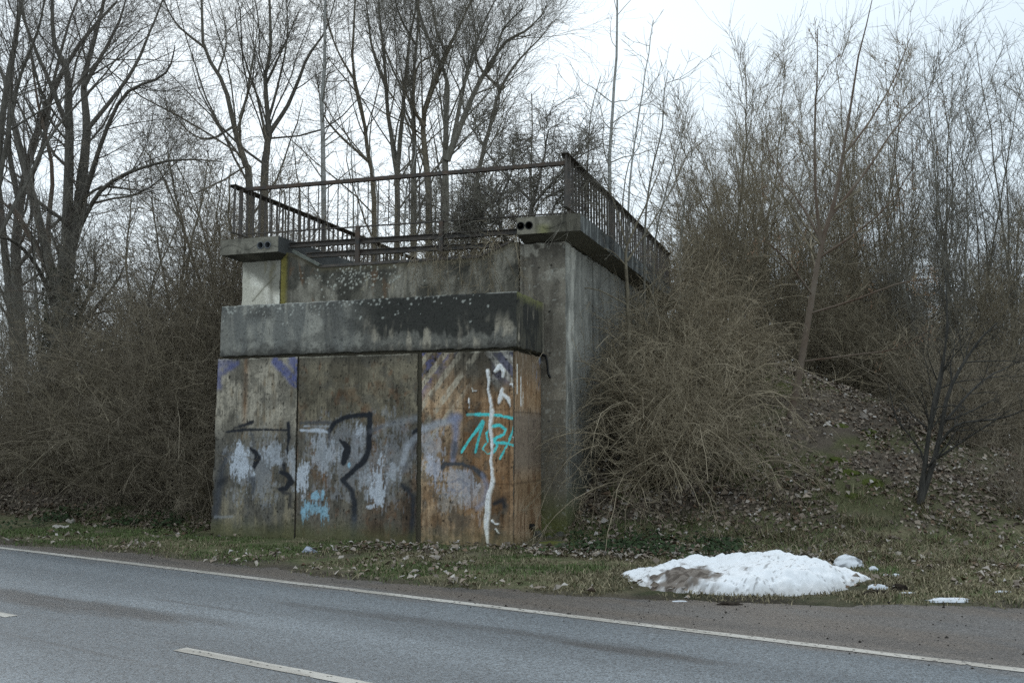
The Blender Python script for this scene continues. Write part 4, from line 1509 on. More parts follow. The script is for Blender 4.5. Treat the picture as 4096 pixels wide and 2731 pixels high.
# ---- left side
b1 = px(118, 1020, 24); b1[2] = float(terr(b1[0], b1[1]))
tr = [b1, px(125, 900, 24), px(140, 760, 24), px(152, 620, 24), px(172, 520, 24), px(188, 440, 24)]
big_tree("largest ivy-clad dark tree at the left with a thick forking trunk", b1,
         [tr,
          path([(150, 640), (158, 403), (158, 242), (153, 161), (121, 81), (123, -60)], 24, -1.5),
          path([(186, 450), (199, 296), (193, 188), (223, 67), (250, -60)], 24, 1.5),
          path([(170, 520), (215, 380), (282, 223), (376, 172), (403, 107)], 24, -2.5),
          path([(140, 700), (62, 403), (32, 282), (8, 188), (-30, 60)], 24, 2),
          path([(165, 560), (240, 430), (376, 372), (511, 370)], 24, -2),
          path([(199, 300), (300, 170), (350, 60), (390, -40)], 24, 1.0),
          path([(158, 300), (110, 180), (60, 60), (30, -60)], 24, -1),
          path([(140, 760), (100, 640), (40, 560), (-30, 540)], 24, -3),
          path([(193, 200), (269, 60), (300, -40)], 24.6, 1)],
         [(.30, .15), (.14, .03), (.13, .03), (.075, .012), (.12, .03), (.07, .012), (.06, .015), (.07, .02), (.075, .02), (.06, .012)], 1, group=G_LEFT,
         extra=ivy(2600, b1[2], b1[2] + 4.6, .38, tr))
b2 = px(45, 1060, 27); b2[2] = float(terr(b2[0], b2[1]))
big_tree("dark double tree at the left edge with crossing limbs", b2,
         [[b2, px(50, 800, 27), px(35, 600, 27), px(55, 420, 27), px(89, 296, 27), px(129, 202, 26), px(188, 94, 25), px(269, 0, 25)],
          [b2, px(40, 850, 27), px(15, 620, 27), px(-5, 400, 27), px(-20, 200, 27)],
          path([(50, 500), (20, 330), (30, 150), (45, 0), (60, -80)], 27, -1),
          path([(60, 430), (100, 330), (120, 200), (160, 50), (200, -60)], 27, 1),
          path([(35, 620), (120, 520), (200, 470), (330, 440), (420, 360)], 26.5, -2)],
         [(.19, .03), (.16, .05), (.085, .02), (.08, .02), (.06, .012)], 2, group=G_LEFT)
b3 = px(-25, 1060, 20); b3[2] = float(terr(b3[0], b3[1]))
big_tree("nearest dark trunk at the extreme left edge", b3,
         [[b3, px(-20, 800, 20), px(-10, 500, 20), px(5, 250, 20), px(40, 80, 20), px(60, -80, 20)],
          path([(-12, 560), (60, 420), (120, 310), (230, 180), (330, 60)], 20, 1.5),
          path([(-5, 440), (40, 200), (90, 60), (110, -60)], 20, -1)],
         [(.12, .03), (.05, .010), (.05, .012)], 3, group=G_LEFT)
b4 = px(280, 1000, 26); b4[2] = float(terr(b4[0], b4[1]))
big_tree("leaning tan trunk crossing behind the big ivy tree", b4,
         [[b4, px(215, 870, 26), px(160, 740, 25.5), px(120, 640, 25), px(70, 540, 25), px(20, 470, 25)],
          path([(150, 720), (110, 560), (120, 400), (90, 250), (70, 120)], 25.4, 1)],
         [(.14, .06), (.09, .02)], 4, bark='bark_red', group=G_LEFT)

MED = [dict(m=12, t0=.12, t1=.97, ang=.6, lenf=.42, n=6, wig=.13, up=.10, rf=.45, rmin=.007, k=4),
       dict(m=8, t0=.12, t1=1.0, ang=.6, lenf=0, absl=1.0, n=4, wig=.16, up=.05, rf=.5, rmin=.005, k=3),
       dict(m=5, t0=.12, t1=1.0, ang=.6, lenf=0, absl=.5, n=3, wig=.15, up=.03, rf=.65, rmin=.0042, k=3)]


G_LMID = "slender bare trees in the left thicket"
for k, (lab, Y, bx, stems) in enumerate([
        ("thin olive stem with a pale curved trunk left of the pier cap", 25, 405, [[(405, 900), (410, 720), (425, 560), (400, 430), (385, 330)], [(410, 760), (440, 560), (470, 430), (480, 330)], [(405, 800), (370, 600), (350, 470), (345, 350)]]),
        ("right-leaning clump of stems just left of the cap", 24, 500, [[(500, 900), (470, 700), (420, 520), (370, 400), (320, 330)], [(500, 880), (490, 640), (450, 470), (400, 370)], [(505, 850), (520, 660), (500, 500), (515, 380)]]),
        ("small tree with spreading branches in the gap by the tall trees", 28, 330, [[(330, 940), (320, 760), (290, 620), (300, 480), (290, 380)], [(330, 850), (350, 660), (400, 540), (430, 440)], [(325, 880), (270, 720), (230, 620)]]),
        ("young pale stem rising from the dark brush at the left", 22, 60, [[(95, 1000), (95, 850), (85, 700), (80, 560), (90, 450)], [(95, 900), (130, 760), (180, 650), (210, 560)], [(95, 930), (50, 800), (10, 720)]]),
        ("thin tree tight beside the left wing wall", 22, 535, [[(535, 900), (530, 720), (540, 600), (525, 480), (530, 380)], [(535, 850), (500, 690), (495, 560)], [(535, 840), (550, 700), (548, 560)]])]):
    bb = px(bx, 1010, Y); bb[2] = float(terr(bb[0], bb[1]))
    limbs = [[bb] + path(s, Y, rng.uniform(-1.5, 1.5)) for s in stems]
    plant("slender_tree", lab, "tree", bb, limbs, [(.06, .012)] + [(.045, .010)] * (len(stems) - 1), MED, 'bark_olive' if k != 3 else 'bark_grey', 'twig_grey' if k % 2 else 'twig_brown', 20 + k, G_LMID, trunk_levels=2, trunk_k=6)

# ---- behind the abutment, on the embankment
def mid_base(x, Y):
    p = px(x, 560, Y)
    return np.array([p[0], p[1], float(terr(p[0], p[1])) - .05])

bA = mid_base(578, 27)
big_tree("forked tree curving left above the left railing corner", bA,
         [[bA, px(574, 440, 27), px(560, 370, 27), px(538, 282, 27), px(511, 188, 27), px(470, 107, 27), px(465, -40, 27)],
          path([(538, 290), (480, 320), (430, 300), (395, 250)], 27, -1.5),
          path([(470, 110), (410, 60), (380, 10), (360, -50)], 27, -1),
          path([(545, 300), (565, 230), (575, 160), (600, 60)], 27, 1),
          path([(500, 170), (520, 90), (500, -20)], 27, 1)],
         [(.125, .03), (.04, .008), (.04, .008), (.04, .008), (.035, .008)], 5, bark='bark_grey', twig='twig_grey', group=G_MID)
bB = mid_base(612, 26)
big_tree("dark forked tree behind the left end of the front railing", bB,
         [[bB, px(606, 427, 26), px(613, 342, 26), px(617, 300, 26), px(611, 188, 26), px(621, 109, 26), px(618, -40, 26)],
          path([(617, 310), (664, 236), (708, 130), (749, 68), (775, -20)], 26, 1),
          path([(614, 330), (590, 220), (560, 130), (540, 30)], 26, -1.5),
          path([(613, 190), (650, 110), (690, 20)], 26, -1),
          path([(609, 300), (640, 190), (660, 80), (655, -30)], 26, 1)],
         [(.13, .028), (.07, .012), (.045, .010), (.04, .008), (.045, .010)], 6, bark='bark_dark', twig='twig_grey', group=G_MID)
bC = mid_base(744, 25)
BIRCH = [dict(m=26, t0=.1, t1=.98, ang=1.1, lenf=.16, n=6, wig=.13, up=.02, rf=.3, rmin=.005, k=4, tipf=.5),
         dict(m=7, t0=.15, t1=1.0, ang=.7, lenf=.42, n=4, wig=.2, up=.03, rf=.55, rmin=.0034, k=3),
         dict(m=3, t0=.2, t1=1.0, ang=.6, lenf=.5, n=3, wig=.2, up=.0, rf=.7, rmin=.0028, k=3)]
plant("birch_tree", "straight pale grey birch trunk behind the front railing", "tree", bC,
      [[bC, px(744, 500, 25), px(741, 273, 25), px(747, 102, 25), px(750, -60, 25)]], [(.085, .03)], BIRCH, 'bark_pale', 'twig_grey', 7, G_MID, trunk_levels=1)
C2 = lambda pts: [(517 + .3418 * x, .3418 * y) for x, y in pts]
POP = [dict(m=14, t0=.10, t1=.98, ang=.55, lenf=.38, n=7, wig=.12, up=.10, rf=.36, rmin=.007, k=4),
       dict(m=9, t0=.12, t1=1.0, ang=.6, lenf=0, absl=1.4, n=5, wig=.16, up=.06, rf=.45, rmin=.0043, k=3),
       dict(m=4, t0=.12, t1=1.0, ang=.6, lenf=0, absl=.75, n=4, wig=.15, up=.03, rf=.65, rmin=.0032, k=3)]


for k, (lab, Y, bx, stems, rads) in enumerate([
        ("pale green-grey tree leaning left in the middle behind the railing", 28, 862, [C2([(1000, 1300), (960, 1050), (930, 800), (860, 430), (870, 100), (890, -150)]), C2([(960, 1080), (760, 900), (660, 760), (620, 550)]), C2([(880, 560), (760, 350), (690, 150), (660, -80)])], [(.11, .03), (.06, .015), (.05, .015)]),
        ("tall double-stemmed tree in the middle with near vertical limbs", 27, 908, [C2([(1160, 1350), (1130, 1000), (1090, 700), (1070, 400), (1040, 100), (1020, -150)]), C2([(1150, 1250), (1180, 900), (1215, 500), (1250, 200), (1320, -100)]), C2([(1085, 600), (990, 330), (960, 100), (930, -100)])], [(.12, .03), (.10, .03), (.06, .02)]),
        ("thick upright tree in the centre behind the railing", 26, 952, [C2([(1265, 1350), (1270, 1000), (1265, 600), (1285, 250), (1300, -100)]), C2([(1270, 720), (1150, 520), (1060, 280), (1000, 0)]), C2([(1280, 300), (1180, 120), (1120, -80)])], [(.13, .03), (.05, .015), (.05, .015)]),
        ("spreading tree right of centre with a wide fan of limbs", 26, 985, [C2([(1370, 1350), (1345, 1050), (1330, 800), (1400, 550), (1480, 350), (1560, 200), (1700, -80)]), C2([(1345, 850), (1270, 720), (1290, 450), (1400, 350), (1280, 120)]), C2([(1340, 760), (1400, 600), (1520, 300), (1650, 0)]), C2([(1480, 350), (1420, 200), (1380, -60)])], [(.14, .03), (.07, .015), (.07, .015), (.05, .012)]),
        ("multi-limbed tree whose branches arch right over the railing", 25, 1020, [C2([(1480, 1350), (1480, 1050), (1490, 700), (1485, 520), (1350, 230), (1290, 0)]), C2([(1490, 1080), (1600, 800), (1720, 530), (1880, 290), (2030, 200), (2150, 80)]), C2([(1530, 950), (1600, 600), (1650, 400), (1720, 200), (1830, -30)]), C2([(1720, 530), (1800, 430), (1870, 200), (2000, 60)])], [(.15, .03), (.12, .02), (.08, .02), (.06, .015)]),
        ("outer right tree of the middle group leaning right", 27, 1085, [C2([(1680, 1350), (1740, 1000), (1850, 600), (1960, 430), (2100, 280), (2200, 150)]), C2([(1760, 900), (1840, 700), (1830, 500), (1880, 300)]), C2([(1850, 600), (1700, 430), (1680, 200), (1650, 0)])], [(.11, .015), (.05, .012), (.06, .015)])]):
    bb = mid_base(bx, Y)
    limbs = [[bb] + path(stems[0], Y, .5)] + [path(s, Y, rng.uniform(-1.5, 1.5)) for s in stems[1:]]
    big_tree(lab, bb, limbs, [(a * .78, b * .7) for a, b in rads], 30 + k, bark='bark_grey' if k % 3 else 'bark_olive', twig='twig_grey', group=G_MID, levels=POP, wob=.02)
G_THIN = "thin stems between the trees behind the railing"
for k, (lab, x0, x1, yt, Y) in enumerate([("thin whitish stem left of centre behind the railing", 812, 806, 300, 24), ("thin leaning pale stem behind the railing's first long post", 868, 850, 330, 23.5),
                                          ("thin pale stem in the railing's centre, leaning right", 930, 960, 320, 23), ("slight dark stem near the railing's second long post", 1000, 1015, 380, 24),
                                          ("thin stem behind the left bay of the railing", 690, 670, 300, 24), ("bushy low stem in the railing's left bay", 655, 640, 400, 23)]):
    bb = mid_base(x0, Y)
    plant("thin_stem", lab, "sapling", bb, [[bb, px(x0, 480, Y), px((x0 + x1) / 2, (480 + yt) / 2, Y), px(x1, yt, Y)]], [(.028, .008)], BIRCH, 'bark_pale' if k < 3 else 'bark_grey', 'twig_grey', 50 + k, G_THIN)

# ---- pale saplings beyond the right railing
SAP = [dict(m=13, t0=.12, t1=.97, ang=.85, lenf=.20, n=6, wig=.14, up=.12, rf=.35, rmin=.006, k=4, tipf=.6),
       dict(m=4, t0=.25, t1=1.0, ang=.6, lenf=.35, n=4, wig=.16, up=.06, rf=.6, rmin=.0045, k=3)]
G_SAP = "pale saplings beyond the right railing"
for k, (lab, Y, pts, r) in enumerate([
        ("tallest pale sapling with a smooth light trunk right of the railing corner", 21, [(1398, 600), (1400, 419), (1400, 349), (1410, 215), (1417, 81), (1417, -50)], (.06, .018)),
        ("forked pale sapling second right of the railing corner", 20, [(1440, 600), (1446, 419), (1467, 269), (1486, 148), (1500, 48)], (.032, .007)),
        ("thin sapling third right of the railing corner", 19, [(1480, 580), (1492, 419), (1521, 296), (1524, 223), (1535, 164)], (.028, .006)),
        ("slender leaning sapling above the far end of the right railing", 19, [(1500, 600), (1530, 440), (1560, 330), (1585, 230)], (.024, .006)),
        ("thin stem close behind the right railing corner", 21, [(1345, 560), (1349, 390), (1357, 269), (1379, 175)], (.028, .007)),
        ("sapling with drooping side twigs beside the tallest pale one", 22, [(1425, 560), (1440, 390), (1470, 330), (1480, 250)], (.022, .005)),
        ("low twiggy sapling at the end of the right railing", 22, [(1560, 640), (1570, 480), (1590, 380), (1580, 300)], (.028, .006)),
        ("thin stem at the inner side of the right railing corner", 20, [(1225, 600), (1220, 400), (1222, 300), (1222, 215)], (.022, .012))]):
    bb = px(pts[0][0], pts[0][1], Y); bb[2] = float(terr(bb[0], bb[1])) - .05
    plant("sapling", lab, "sapling", bb, [[bb] + path(pts, Y, .3)], [r], SAP, 'bark_pale' if k in (0, 1) else 'bark_grey', 'twig_grey', 60 + k, G_SAP, trunk_k=7, wob=.012)

# ---- the young maple and the shrub on the slope
bm_ = on_slope(1815 * D_, 960 * D_)
Ym = bm_[1]


def seeds(t, g, gens):
    base = np.array(t.location)
    tips = gens[-1][0][:, -1]
    sel = tips[g.integers(0, len(tips), 130)]
    C = (sel[:, None] + np.cumsum(g.normal(0, .035, (130, 9, 3)) + np.array([0, 0, -.028]), 1)).reshape(-1, 3) - base
    n = len(C)
    A = norm(g.normal(0, .4, (n, 3)) + np.array([0, 0, -1])) * .026
    B_ = norm(np.cross(A, g.normal(size=(n, 3)))) * .009
    col = np.array([.26, .17, .11]) * g.uniform(.6, 1.3, (n, 1))
    o = link("seed_cluster", scatter_quads("seed_cluster", C, A, B_, col, None), M['leaf'], t)
    o["kind"] = "stuff"


MAPLE = [dict(m=7, t0=.25, t1=.95, ang=.75, lenf=.30, n=7, wig=.10, up=.08, rf=.45, rmin=.007, k=5),
         dict(m=6, t0=.2, t1=1.0, ang=.65, lenf=.34, n=5, wig=.13, up=.08, rf=.55, rmin=.0045, k=3),
         dict(m=3, t0=.3, t1=1.0, ang=.6, lenf=.4, n=3, wig=.15, up=.04, rf=.7, rmin=.0036, k=3)]
plant("maple_tree", "young red-brown trunked maple with dry seed clusters on the slope", "tree", bm_,
      [[bm_, px(1838, 850, Ym), px(1862, 700, Ym), px(1885, 570, Ym), px(1925, 430, Ym), px(1945, 290, Ym), px(1975, 120, Ym), px(2006, -10, Ym)],
       path([(1888, 580), (1873, 430), (1873, 242), (1877, 188), (1877, 67)], Ym, -.6),
       path([(1885, 590), (1960, 540), (2040, 470), (2100, 380)], Ym, -1),
       path([(1905, 500), (1985, 400), (2060, 290), (2140, 210)], Ym, 1),
       path([(1890, 560), (1840, 470), (1790, 400), (1750, 300)], Ym, 1),
       path([(1860, 720), (1960, 690), (2070, 650), (2160, 640)], Ym, -1.5),
       path([(1868, 680), (1800, 590), (1740, 540)], Ym, -1),
       path([(1845, 830), (1960, 815), (2060, 800), (2130, 760)], Ym, -2),
       path([(1935, 360), (1990, 290), (2050, 190), (2090, 90)], Ym, 1)],
      [(.078, .007), (.034, .008), (.03, .008), (.034, .008), (.03, .008), (.024, .007), (.024, .007), (.02, .007), (.026, .007)], MAPLE, 'bark_red', 'twig_olive', 80, trunk_levels=1, trunk_k=9, extra=seeds, wob=.02)

bs = on_slope(2112 * D_, 1158 * D_)
Ys = bs[1]
SHR = [dict(m=9, t0=.2, t1=.97, ang=.8, lenf=.36, n=7, wig=.12, up=.05, rf=.5, rmin=.005, k=4),
       dict(m=7, t0=.15, t1=1.0, ang=.7, lenf=.40, n=5, wig=.16, up=.04, rf=.55, rmin=.0036, k=3),
       dict(m=3, t0=.2, t1=1.0, ang=.6, lenf=.45, n=3, wig=.15, up=.0, rf=.7, rmin=.003, k=3)]
plant("multi_stem_shrub", "dark many-stemmed shrub standing alone on the lower right slope", "shrub", bs,
      [[bs, px(2125, 1060, Ys), px(2140, 950, Ys), px(2165, 830, Ys), px(2180, 740, Ys)],
       [bs, px(2150, 1040, Ys), px(2180, 900, Ys), px(2235, 800, Ys), px(2290, 740, Ys)],
       [bs, px(2120, 1050, Ys), px(2060, 960, Ys), px(2040, 880, Ys)],
       path([(2150, 1030), (2200, 975), (2300, 960), (2380, 930)], Ys, -.6),
       path([(2130, 1010), (2160, 880), (2175, 740), (2170, 620)], Ys, .5),
       path([(2160, 980), (2250, 880), (2340, 830)], Ys, 1)],
      [(.05, .01), (.055, .01), (.022, .006), (.025, .008), (.03, .008), (.025, .007)], SHR, 'bark_black', 'bark_black', 81, trunk_levels=2, trunk_k=7, wob=.02)

# ---- the thicket on the right: upright many-stemmed trees
THK = [dict(m=13, t0=.06, t1=.98, ang=.50, lenf=.34, n=5, wig=.11, up=.10, rf=.45, rmin=.007, k=4),
       dict(m=8, t0=.10, t1=1.0, ang=.55, lenf=0, absl=.95, n=4, wig=.14, up=.06, rf=.55, rmin=.0054, k=3),
       dict(m=4, t0=.10, t1=1.0, ang=.55, lenf=0, absl=.48, n=3, wig=.14, up=.04, rf=.7, rmin=.0044, k=3)]


def clump(label, x, Y, top, ns, spread, seed, bark='bark_olive', twig='twig_olive', r=.045, group=G_RIGHT, lean=0.0, name="thicket_tree", levels=THK, cat="tree"):
    g = np.random.default_rng(seed)
    p = px(x, 900, Y)
    b = foot(p)
    topz = px(x, top, Y)[2]
    limbs, rads = [], []
    for s in range(ns):
        a = g.uniform(0, 2 * np.pi)
        h = (topz - b[2]) * g.uniform(.55, 1.0) if s else (topz - b[2])
        sx = spread * g.uniform(.3, 1.0) * np.array([math.cos(a), math.sin(a) * .8, 0]) + np.array([lean * h, 0, 0])
        o = np.array([g.normal(0, .18), g.normal(0, .18), 0])
        b0 = b + o
        limbs.append([b0, b0 + sx * .22 + g.normal(0, .1, 3) + np.array([0, 0, h * .33]), b0 + sx * .58 + np.array([0, 0, h * .68]) + g.normal(0, .12, 3), b0 + sx + np.array([0, 0, h])])
        rads.append((r * g.uniform(.45, 1.15) ** 1.2, .007))
    return plant(name, label, cat, b, limbs, rads, levels, bark, twig, seed, group, trunk_levels=2, trunk_k=6, wob=.055)


RT = [(1690, 23, 175, 6, 2.2, -.12, "left-leaning olive clump at the left end of the right thicket"),
      (1745, 26, 150, 6, 1.9, -.03, "tall clump with thin upright tops left of the maple"),
      (1800, 30, 190, 6, 2.2, 0, "clump behind the maple's left side branches"),
      (1960, 27, 110, 6, 2.0, .02, "tallest olive clump right behind the maple leader"),
      (2020, 29, 150, 6, 2.0, .0, "clump just right of the maple top"),
      (2080, 26, 180, 6, 2.0, .02, "clump midway between the maple and the right edge"),
      (2150, 28, 170, 6, 2.3, .0, "broad clump above the dark lone shrub"),
      (2215, 24, 120, 5, 1.1, .0, "straight-stemmed grey clump right of the lone shrub"),
      (2275, 27, 150, 6, 2.2, .03, "dense dark clump near the right edge"),
      (2340, 25, 110, 5, 1.3, .02, "dark clump cut by the right edge"),
      (1880, 31, 230, 5, 2.0, .0, "faint clump behind the maple trunk"),
      (2400, 24, 130, 4, 1.4, -.03, "clump just past the right edge leaning in")]
protos = []
for k, (x, Y, top, ns, spd, lean, lab) in enumerate(RT):
    protos.append(clump(lab, x, Y, top, ns, spd, 100 + k, bark='bark_olive' if k < 7 else 'bark_grey', twig='twig_olive' if k < 6 else 'twig_grey', r=.055 if k in (7, 3) else .045, lean=lean))
# lower and further ones share their shapes with those above
for k, (x, Y, sc, src, lab) in enumerate([
        (1640, 30, .62, 1, "low clump in the gap right of the right railing"), (1605, 27, .55, 2, "short clump beyond the far railing end"), (1710, 34, .75, 4, "further clump low behind the left of the right thicket"),
        (1840, 36, .8, 6, "far clump showing between maple and its neighbour"), (1925, 37, .85, 5, "far clump low behind the maple"), (2000, 36, .85, 0, "far clump between the tall olive ones"),
        (2110, 35, .9, 3, "far clump behind the middle of the right thicket"), (2190, 36, .85, 9, "far dark clump behind the lone shrub"), (2250, 35, .9, 1, "far clump low near the right edge"),
        (2320, 34, .85, 8, "far dark clump close to the right edge"), (2380, 33, .9, 2, "far clump at the right edge"), (1570, 32, .6, 5, "low far clump over the railing's end"),
        (2140, 23, .55, 10, "short clump filling the foot of the thicket above the shrub"), (2060, 24, .55, 11, "short clump at the crest right of the maple"), (1990, 25, .5, 0, "short clump at the crest behind the maple"),
        (2290, 22, .55, 5, "short dark clump low at the right edge"), (1930, 24, .5, 4, "short brushy clump by the maple's foot")]):
    copy_plant(protos[src], foot(px(x, 900, Y)), rng.uniform(0, 6.28), sc, lab, "further bare clumps in the right thicket")

# left and middle backdrop, further away
for k, (x, Y, sc, src, lab) in enumerate([
        (20, 38, 1.0, 7, "far tree at the extreme left behind the dark trunks"), (110, 42, 1.05, 3, "far tree seen through the big ivy tree"), (210, 40, .85, 8, "far tree low right of the ivy tree"),
        (270, 45, .8, 5, "far tree in the low gap left of centre"), (340, 38, .7, 6, "far small tree behind the left thicket"), (420, 40, .8, 2, "far tree behind the leaning clump"),
        (490, 36, .75, 9, "far tree low beside the left wing wall"), (560, 40, .8, 4, "far tree behind the left railing"), (680, 38, .75, 0, "far tree low behind the railing's left bay"),
        (800, 36, .75, 10, "far tree low behind the railing's middle bay"), (1090, 37, .7, 6, "far tree low behind the railing's right bay"), (1180, 34, .6, 1, "low far tree behind the shrub on the abutment"),
        (1290, 35, .55, 5, "low far tree behind the right railing corner"), (-60, 34, 1.0, 9, "far tree just past the left edge")]):
    copy_plant(protos[src], foot(px(x, 900, Y)), rng.uniform(0, 6.28), sc, lab, "distant bare trees beyond the embankment")

# ---- the thorny shrub on top of the abutment, hanging over the chest wall
bt = W(1.35, 2.1, 4.42)
TH = [dict(m=16, t0=.15, t1=1.0, ang=.9, lenf=.60, n=7, wig=.2, up=.02, rf=.45, rmin=.007, k=4),
      dict(m=10, t0=.1, t1=1.0, ang=.85, lenf=0, absl=.55, n=4, wig=.25, up=-.02, rf=.5, rmin=.005, k=3),
      dict(m=6, t0=.1, t1=1.0, ang=.8, lenf=0, absl=.28, n=3, wig=.22, up=-.02, rf=.65, rmin=.004, k=3)]
T_ = lambda u, v, z: W(u, v, z)
plant("thorn_shrub", "tangled dark shrub growing on the abutment behind the right of the front railing", "shrub", bt,
      [[T_(.62, 1.8, 4.4), T_(.7, 1.8, 4.8), T_(.85, 1.75, 5.2), T_(.95, 1.9, 5.6), T_(1.4, 2.1, 6.0)],
       [T_(.45, 2.0, 4.4), T_(.42, 2.0, 5.0), T_(.35, 2.0, 5.6), T_(.2, 2.1, 6.2), T_(.1, 2.2, 6.9)],
       [T_(.85, 1.8, 5.2), T_(1.2, 1.7, 5.35), T_(1.6, 1.75, 5.4)],
       [T_(.4, 2.0, 5.5), T_(.0, 2.0, 5.9), T_(-.4, 2.1, 6.3), T_(-.7, 2.4, 6.6)],
       [T_(.9, 1.8, 5.6), T_(.8, 2.2, 6.2), T_(.9, 2.6, 6.8)],
       [T_(1.2, 2.2, 4.4), T_(1.4, 2.1, 5.0), T_(1.9, 2.0, 5.5), T_(2.4, 2.2, 5.8)],
       [T_(.2, 2.1, 4.4), T_(.1, 2.1, 5.2), T_(-.1, 2.2, 5.7), T_(-.5, 2.4, 6.1)],
       [T_(.35, 2.0, 5.6), T_(.8, 1.9, 6.1), T_(1.2, 1.9, 6.6), T_(1.5, 2.0, 7.1)]],
      [(.045, .012), (.055, .012), (.025, .008), (.025, .008), (.025, .008), (.03, .008), (.03, .008), (.025, .008)], TH, 'bark_dark', 'twig_grey', 140, trunk_levels=1, trunk_k=7, wob=.06)
bt2 = W(1.2, 1.75, 4.55)
g = np.random.default_rng(141)
hang = []
for k in range(26):
    u0 = g.uniform(.45, 2.1); L = g.uniform(.5, 1.0)
    z0 = float(chest_top(u0)) + .02
    du = g.normal(0, .3)
    hang.append([T_(u0, 1.66, z0 - .05), T_(u0 + .1 * du, 1.5, z0 + .12), T_(u0 + .4 * du, 1.22 - g.uniform(0, .15), z0 + .02), T_(u0 + .7 * du, 1.2 - g.uniform(0, .2), z0 - .5 * L), T_(u0 + du, 1.22 - g.uniform(0, .15), max(3.82, z0 - L))])
plant("hanging_bramble", "thin bare twigs hanging over the chest wall near the right joint", "shrub", bt2, hang, [(.006, .0025)] * len(hang),
      [dict(m=7, t0=.25, t1=1.0, ang=.8, lenf=.3, n=5, wig=.22, up=-.10, rf=.7, rmin=.0040, k=3), dict(m=3, t0=.2, t1=1.0, ang=.7, lenf=.4, n=3, wig=.2, up=-.1, rf=.8, rmin=.0034, k=3)],
      'twig_tan', 'twig_tan', 141, trunk_levels=1, trunk_k=4, names=("stem", "twig"))

# ---- sapling in front of the right wing wall
bw = W(-2.0, 3.0, 0); bw[2] = float(terr(bw[0], bw[1]))
bw = on_slope(1455 * D_, 1075 * D_)
Yw = bw[1]
plant("wall_sapling", "grey-green sapling forking in front of the right wing wall", "sapling", bw,
      [[bw, px(1447, 861, Yw), px(1442, 690, Yw), px(1437, 593, Yw), px(1442, 559, Yw), px(1470, 500, Yw), px(1500, 430, Yw), px(1530, 360, Yw)],
       path([(1440, 600), (1480, 540), (1540, 440), (1590, 330)], Yw, .5),
       path([(1440, 570), (1415, 480), (1385, 400), (1370, 360)], Yw, .6),
       path([(1441, 700), (1370, 665), (1290, 660), (1180, 655), (1120, 650)], Yw, -.8),
       path([(1438, 610), (1400, 575), (1330, 560), (1290, 540)], Yw, -.6),
       path([(1441, 690), (1500, 650), (1580, 560), (1640, 470)], Yw, -.5),
       path([(1445, 700), (1500, 720), (1600, 660)], Yw, -.4)],
      [(.048, .006), (.022, .005), (.018, .005), (.014, .004), (.014, .004), (.02, .005), (.016, .005)],
      [dict(m=6, t0=.2, t1=.98, ang=.75, lenf=.26, n=6, wig=.14, up=.08, rf=.5, rmin=.0042, k=3), dict(m=4, t0=.2, t1=1.0, ang=.65, lenf=.4, n=4, wig=.18, up=.05, rf=.6, rmin=.0032, k=3)],
      'bark_olive', 'twig_grey', 145, trunk_levels=1, trunk_k=7, wob=.015)

# ---- bushes
def bush(label, base, ns, h, spread, lean, seed, bark, twig, droop=.22, dens=(9, 5), r=.010, group=None, name="bush", ang0=.9, wig=.13, rt=.0036):
    """arching stems from one stool, drooping at the tips"""
    g = np.random.default_rng(seed)
    base = np.asarray(base, float)
    t = thing(name, label, "bush", base, group)
    B = ns
    P = base + np.stack([g.normal(0, .22, B), g.normal(0, .22, B), np.zeros(B)], -1)
    P[:, 2] = terr(P[:, 0], P[:, 1]) - .03
    a = g.uniform(0, 2 * np.pi, B)
    el = g.uniform(.15, ang0, B)
    d = np.stack([np.cos(a) * np.sin(el) * spread + lean[0], np.sin(a) * np.sin(el) * spread + lean[1], np.cos(el)], -1)
    L = h * g.uniform(.7, 1.45, B)
    par = grow(P, d, L, 11, wig * .8, .06, g, droop=droop * 1.7)
    lo = terr(par[..., 0], par[..., 1]) + .02
    par[..., 2] = np.maximum(par[..., 2], lo)
    rad = np.maximum(r * g.uniform(.5, 1.3, B)[:, None] * (1 - .8 * np.linspace(0, 1, 11))[None], rt)
    wt, wk = Wood(), Wood()
    wt.tubes(par, rad, 4)
    c, rr_ = spawn(par, rad, g, m=dens[0], t0=.10, t1=1.0, ang=.75, lenf=.34, n=5, wig=wig * 1.3, up=.03, rf=.6, rmin=rt, droop=droop)
    c[..., 2] = np.maximum(c[..., 2], terr(c[..., 0], c[..., 1]) + .01)
    wk.tubes(c, rr_, 3)
    c2, r2 = spawn(c, rr_, g, m=dens[1], t0=.12, t1=1.0, ang=.75, lenf=.48, n=3, wig=wig * 1.4, up=.0, rf=.7, rmin=rt * .8, droop=droop * .8)
    wk.tubes(c2, r2, 3)
    link("stem", wt.mesh("stem", base), M[bark], t)
    link("twig", wk.mesh("twig", base), M[twig], t)
    TRI[0] += 2 * (sum(len(x) for x in wt.q) + sum(len(x) for x in wk.q))
    return t


